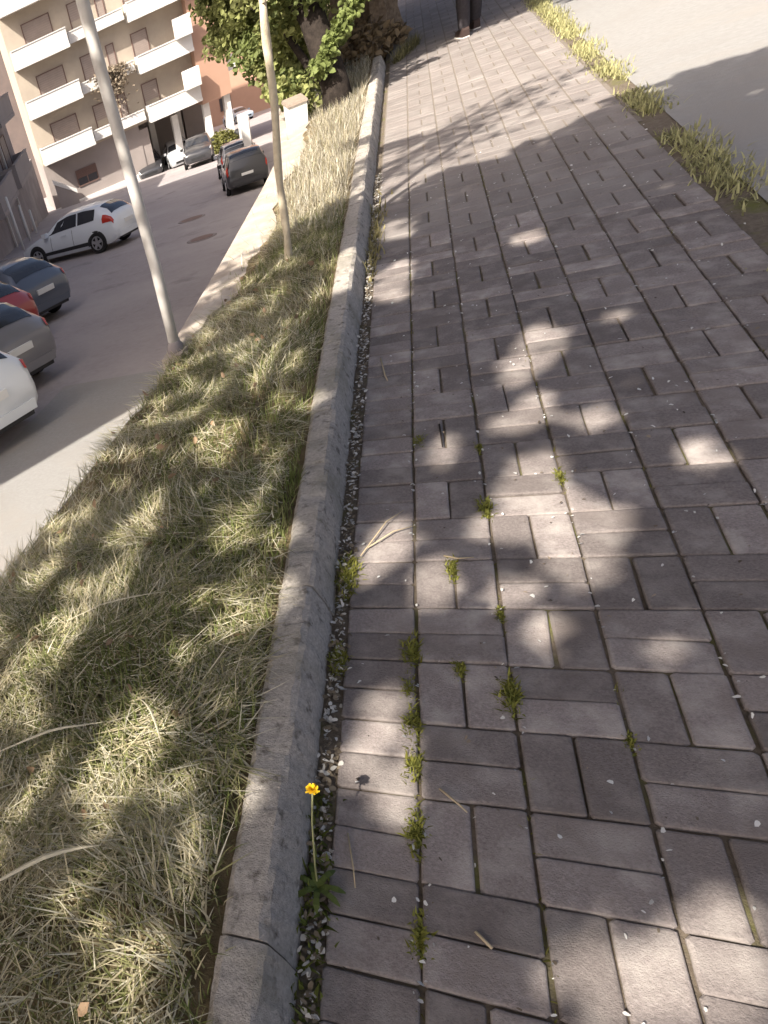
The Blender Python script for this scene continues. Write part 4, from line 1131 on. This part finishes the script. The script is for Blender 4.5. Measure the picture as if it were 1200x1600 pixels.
# weeds along the right edge of the paving and at the kerb end
def weed_row(name, n, fx, y0, y1, hl, lab, tint):
    y = rng.uniform(y0, y1, n); x = np.array([fx(v) for v in y]) + rng.normal(0, .05 if 'edge' in name else .025, n)
    dn = vnoise(x * 0, y, 2.0, 8); k = rng.uniform(size=n) < np.clip((dn - .3) * 3, .03, 1)
    x, y = x[k], y[k]; n = len(x)
    P_ = np.stack([x, y, np.full(n, -.01)], 1)
    c = np.array(tint) * rng.uniform(.6, 1.4, (n, 1))
    tag(blade_mesh(name, P_, rdir(n), rng.uniform(.05, 1.0, n), rng.uniform(.3, 1, n) * hl, rng.uniform(.005, .012, n), rng.uniform(.2, 1, n), c, M['blade']), lab, 'weeds', kind='stuff')
weed_row('edge_weeds', 9000, lambda v: 1.27 + .05 * float(vnoise(v, 1, 1.3, 6)), 1.2, 12, .075, 'pale green weeds along the right edge of the paving', (.42, .40, .20))
weed_row('kerb_end_weeds', 420, lambda v: -.12 + .25 * (v - 8.9), 8.9, 9.9, .22, 'tall grass tuft at the far end of the kerb', (.26, .24, .12))
weed_row('gutter_weeds', 420, lambda v: -.215, -1.5, -.62, .05, 'low weeds at the kerb foot nearest the viewer', (.13, .15, .035))
weed_row('kerb_foot_grass', 500, lambda v: -.18, 2.2, 4.2, .09, 'cut grass lying at the kerb foot in the far sun flecks', (.30, .26, .12))
n = 2600
x = rng.uniform(-.03, 1.2, n); y = rng.uniform(-1.4, 4, n)
ji = np.round(x / .2) * .2
x = np.where(ji < 1.2, ji, 0) + rng.normal(0, .006, n)
k = vnoise(x * 3, y, 3.5, 15) > .62; x, y = x[k], y[k]; n = len(x)
P_ = np.stack([x, y, np.full(n, -.008)], 1)
tag(blade_mesh('joint_moss', P_, rdir(n), rng.uniform(.2, 1.4, n), rng.uniform(.006, .022, n), rng.uniform(.002, .004, n), rng.uniform(.2, 1, n), np.array([.20, .19, .05]) * rng.uniform(.5, 1.4, (n, 1)), M['blade'], seg=2),
    'moss and tiny weeds filling the paving joints', 'moss', kind='stuff')
# litter along the gutter and over the pavers: petals and dry scraps
def litter(name, x, y, z, size, cols, lab, cat):
    n = len(x); a = rng.uniform(0, 6.283, n); P_ = np.stack([x, y, z], 1)
    u = np.stack([np.cos(a), np.sin(a), rng.normal(0, .25, n)], 1); v = np.stack([-np.sin(a), np.cos(a), rng.normal(0, .35, n)], 1)
    L = size[:, None]
    K = 7; rows = []
    asp = rng.uniform(.3, .75, (n, 1))
    for q in range(K):
        t_ = 2 * math.pi * q / K; rr = rng.uniform(.6, 1.15, (n, 1)) * L * .5
        rows.append(P_ + u * rr * math.cos(t_) + v * rr * asp * math.sin(t_) + np.array([0, 0, .001]) * (1 + q % 3))
    V = np.stack(rows, 1).reshape(-1, 3)
    i = np.arange(n) * K
    tag(fast_mesh(name, V, [np.stack([i + q for q in range(K)], 1)], M['petal'], np.repeat(cols, K, 0)), lab, cat, kind='stuff')
n = 2600
y = rng.uniform(-1.6, 4.5, n); x = -.195 + rng.normal(0, .012, n)
litter('gutter_litter', x, y, rng.uniform(-.004, .006, n), rng.uniform(.008, .022, n), np.where(rng.uniform(size=(n, 1)) < .45, np.array([.68, .65, .60]), np.array([.26, .21, .15])) * rng.uniform(.5, 1.2, (n, 1)), 'pale petals and dry scraps lying in the gutter along the kerb', 'litter')
n = 800
x = rng.uniform(-.16, 1.2, n); y = -1.4 + 6 * rng.uniform(0, 1, n) ** 1.2
jx = np.round(x / .2) * .2; x = np.where(rng.uniform(size=n) < .5, jx + rng.normal(0, .008, n), x)
litter('fallen_petals', x, y, rng.uniform(.004, .007, n), rng.uniform(.005, .016, n), np.array([.74, .73, .70]) * rng.uniform(.7, 1.1, (n, 1)), 'small white fallen petals scattered over the paving', 'petals')
n = 500
x = rng.uniform(-.16, 1.2, n); y = rng.uniform(-1.4, 6, n)
litter('dry_scraps', x, y, rng.uniform(.004, .006, n), rng.uniform(.004, .014, n), np.array([.20, .16, .12]) * rng.uniform(.4, 1.6, (n, 1)), 'tiny dry scraps and crumbs scattered over the paving', 'litter')
# twigs
for (pts, r, lab) in (([(-.13, .26, .008), (-.06, .33, .012), (.0, .36, .008)], .0022, 'forked dry stalk beside the first sun patch at the kerb'), ([(-.15, .22, .008), (-.08, .38, .014), (-.03, .44, .01)], .002, 'long straw leaning over the first sun patch by the kerb'),
                      ([(.075, .21, .008), (.11, .19, .014), (.15, .20, .008)], .0025, 'dry curled stalk left of the big sun patch'), ([(.09, -.88, .008), (.115, -.905, .008)], .003, 'short pale twig on the paving low in the picture'),
                      ([(.04, -.58, .008), (.075, -.615, .012), (.09, -.63, .008)], .0025, 'small brown twig below the lower sun patch'), ([(-.12, 1.55, .006), (-.1, 1.38, .01), (-.09, 1.34, .006)], .003, 'bent pale twig on the shaded paving near the kerb'),
                      ([(.085, .95, .006), (.088, .86, .012), (.09, .8, .006)], .003, 'dark hooked twig above a small sun fleck'), ([(-.14, -.72, .006), (-.125, -.8, .01), (-.12, -.84, .006)], .0018, 'thin straw beside the dandelion stem')):
    mb = MB(); mb.tube(pts, [r, r, r * .6][:len(pts)], 6); tag(mb.build('fallen_twig', M['hay'] if 'dark' not in lab else M['bark'], None, True), lab, 'twig')

# dandelion at the kerb foot
da = empty('dandelion', (-.192, -.857, 0)); tag(da, 'yellow dandelion on a long bent stem at the kerb foot', 'flower')
hz = .17
mb = MB(); mb.tube([(0, 0, -.005), (-.004, .03, .05), (-.008, .09, .12), (-.006, .135, hz)], [.0022, .002, .002, .002], 7); mb.build('stem', M['stem'], da, True)
V = []; F = []
for k in range(70):
    a = k * 2.39996; r = 0; el = 1.35 - 1.25 * (k / 70) + random.uniform(-.12, .12)
    c_ = Vector((-.006, .135, hz)); d_ = Vector((math.cos(a) * math.cos(el), math.sin(a) * math.cos(el), math.sin(el))); s_v = Vector((-math.sin(a), math.cos(a), 0)) * .0022
    b_ = c_ + d_ * .002; e_ = c_ + d_ * random.uniform(.010, .016); n0 = len(V)
    V += [tuple(b_ - s_v * .5), tuple(b_ + s_v * .5), tuple(e_ + s_v), tuple(e_ - s_v)]; F.append((n0, n0 + 1, n0 + 2, n0 + 3))
mesh_obj('flower_head', V, F, M['yellow'], da)
for k in range(7):
    a = k * .95; mb = MB(); V = []; F = []
    for q in range(5):
        f = q / 4; w_ = .008 * math.sin(math.pi * (.1 + .8 * f)) * (1 if q % 2 else .7); px = .055 * f * math.cos(a); py = .055 * f * math.sin(a); z = .01 + .05 * f - .05 * f * f
        V += [(px - w_ * math.sin(a), py + w_ * math.cos(a), z), (px + w_ * math.sin(a), py - w_ * math.cos(a), z)]
        if q: F.append((2 * q - 2, 2 * q - 1, 2 * q + 1, 2 * q))
    mesh_obj('leaf', V, F, M['weedleaf'], da)
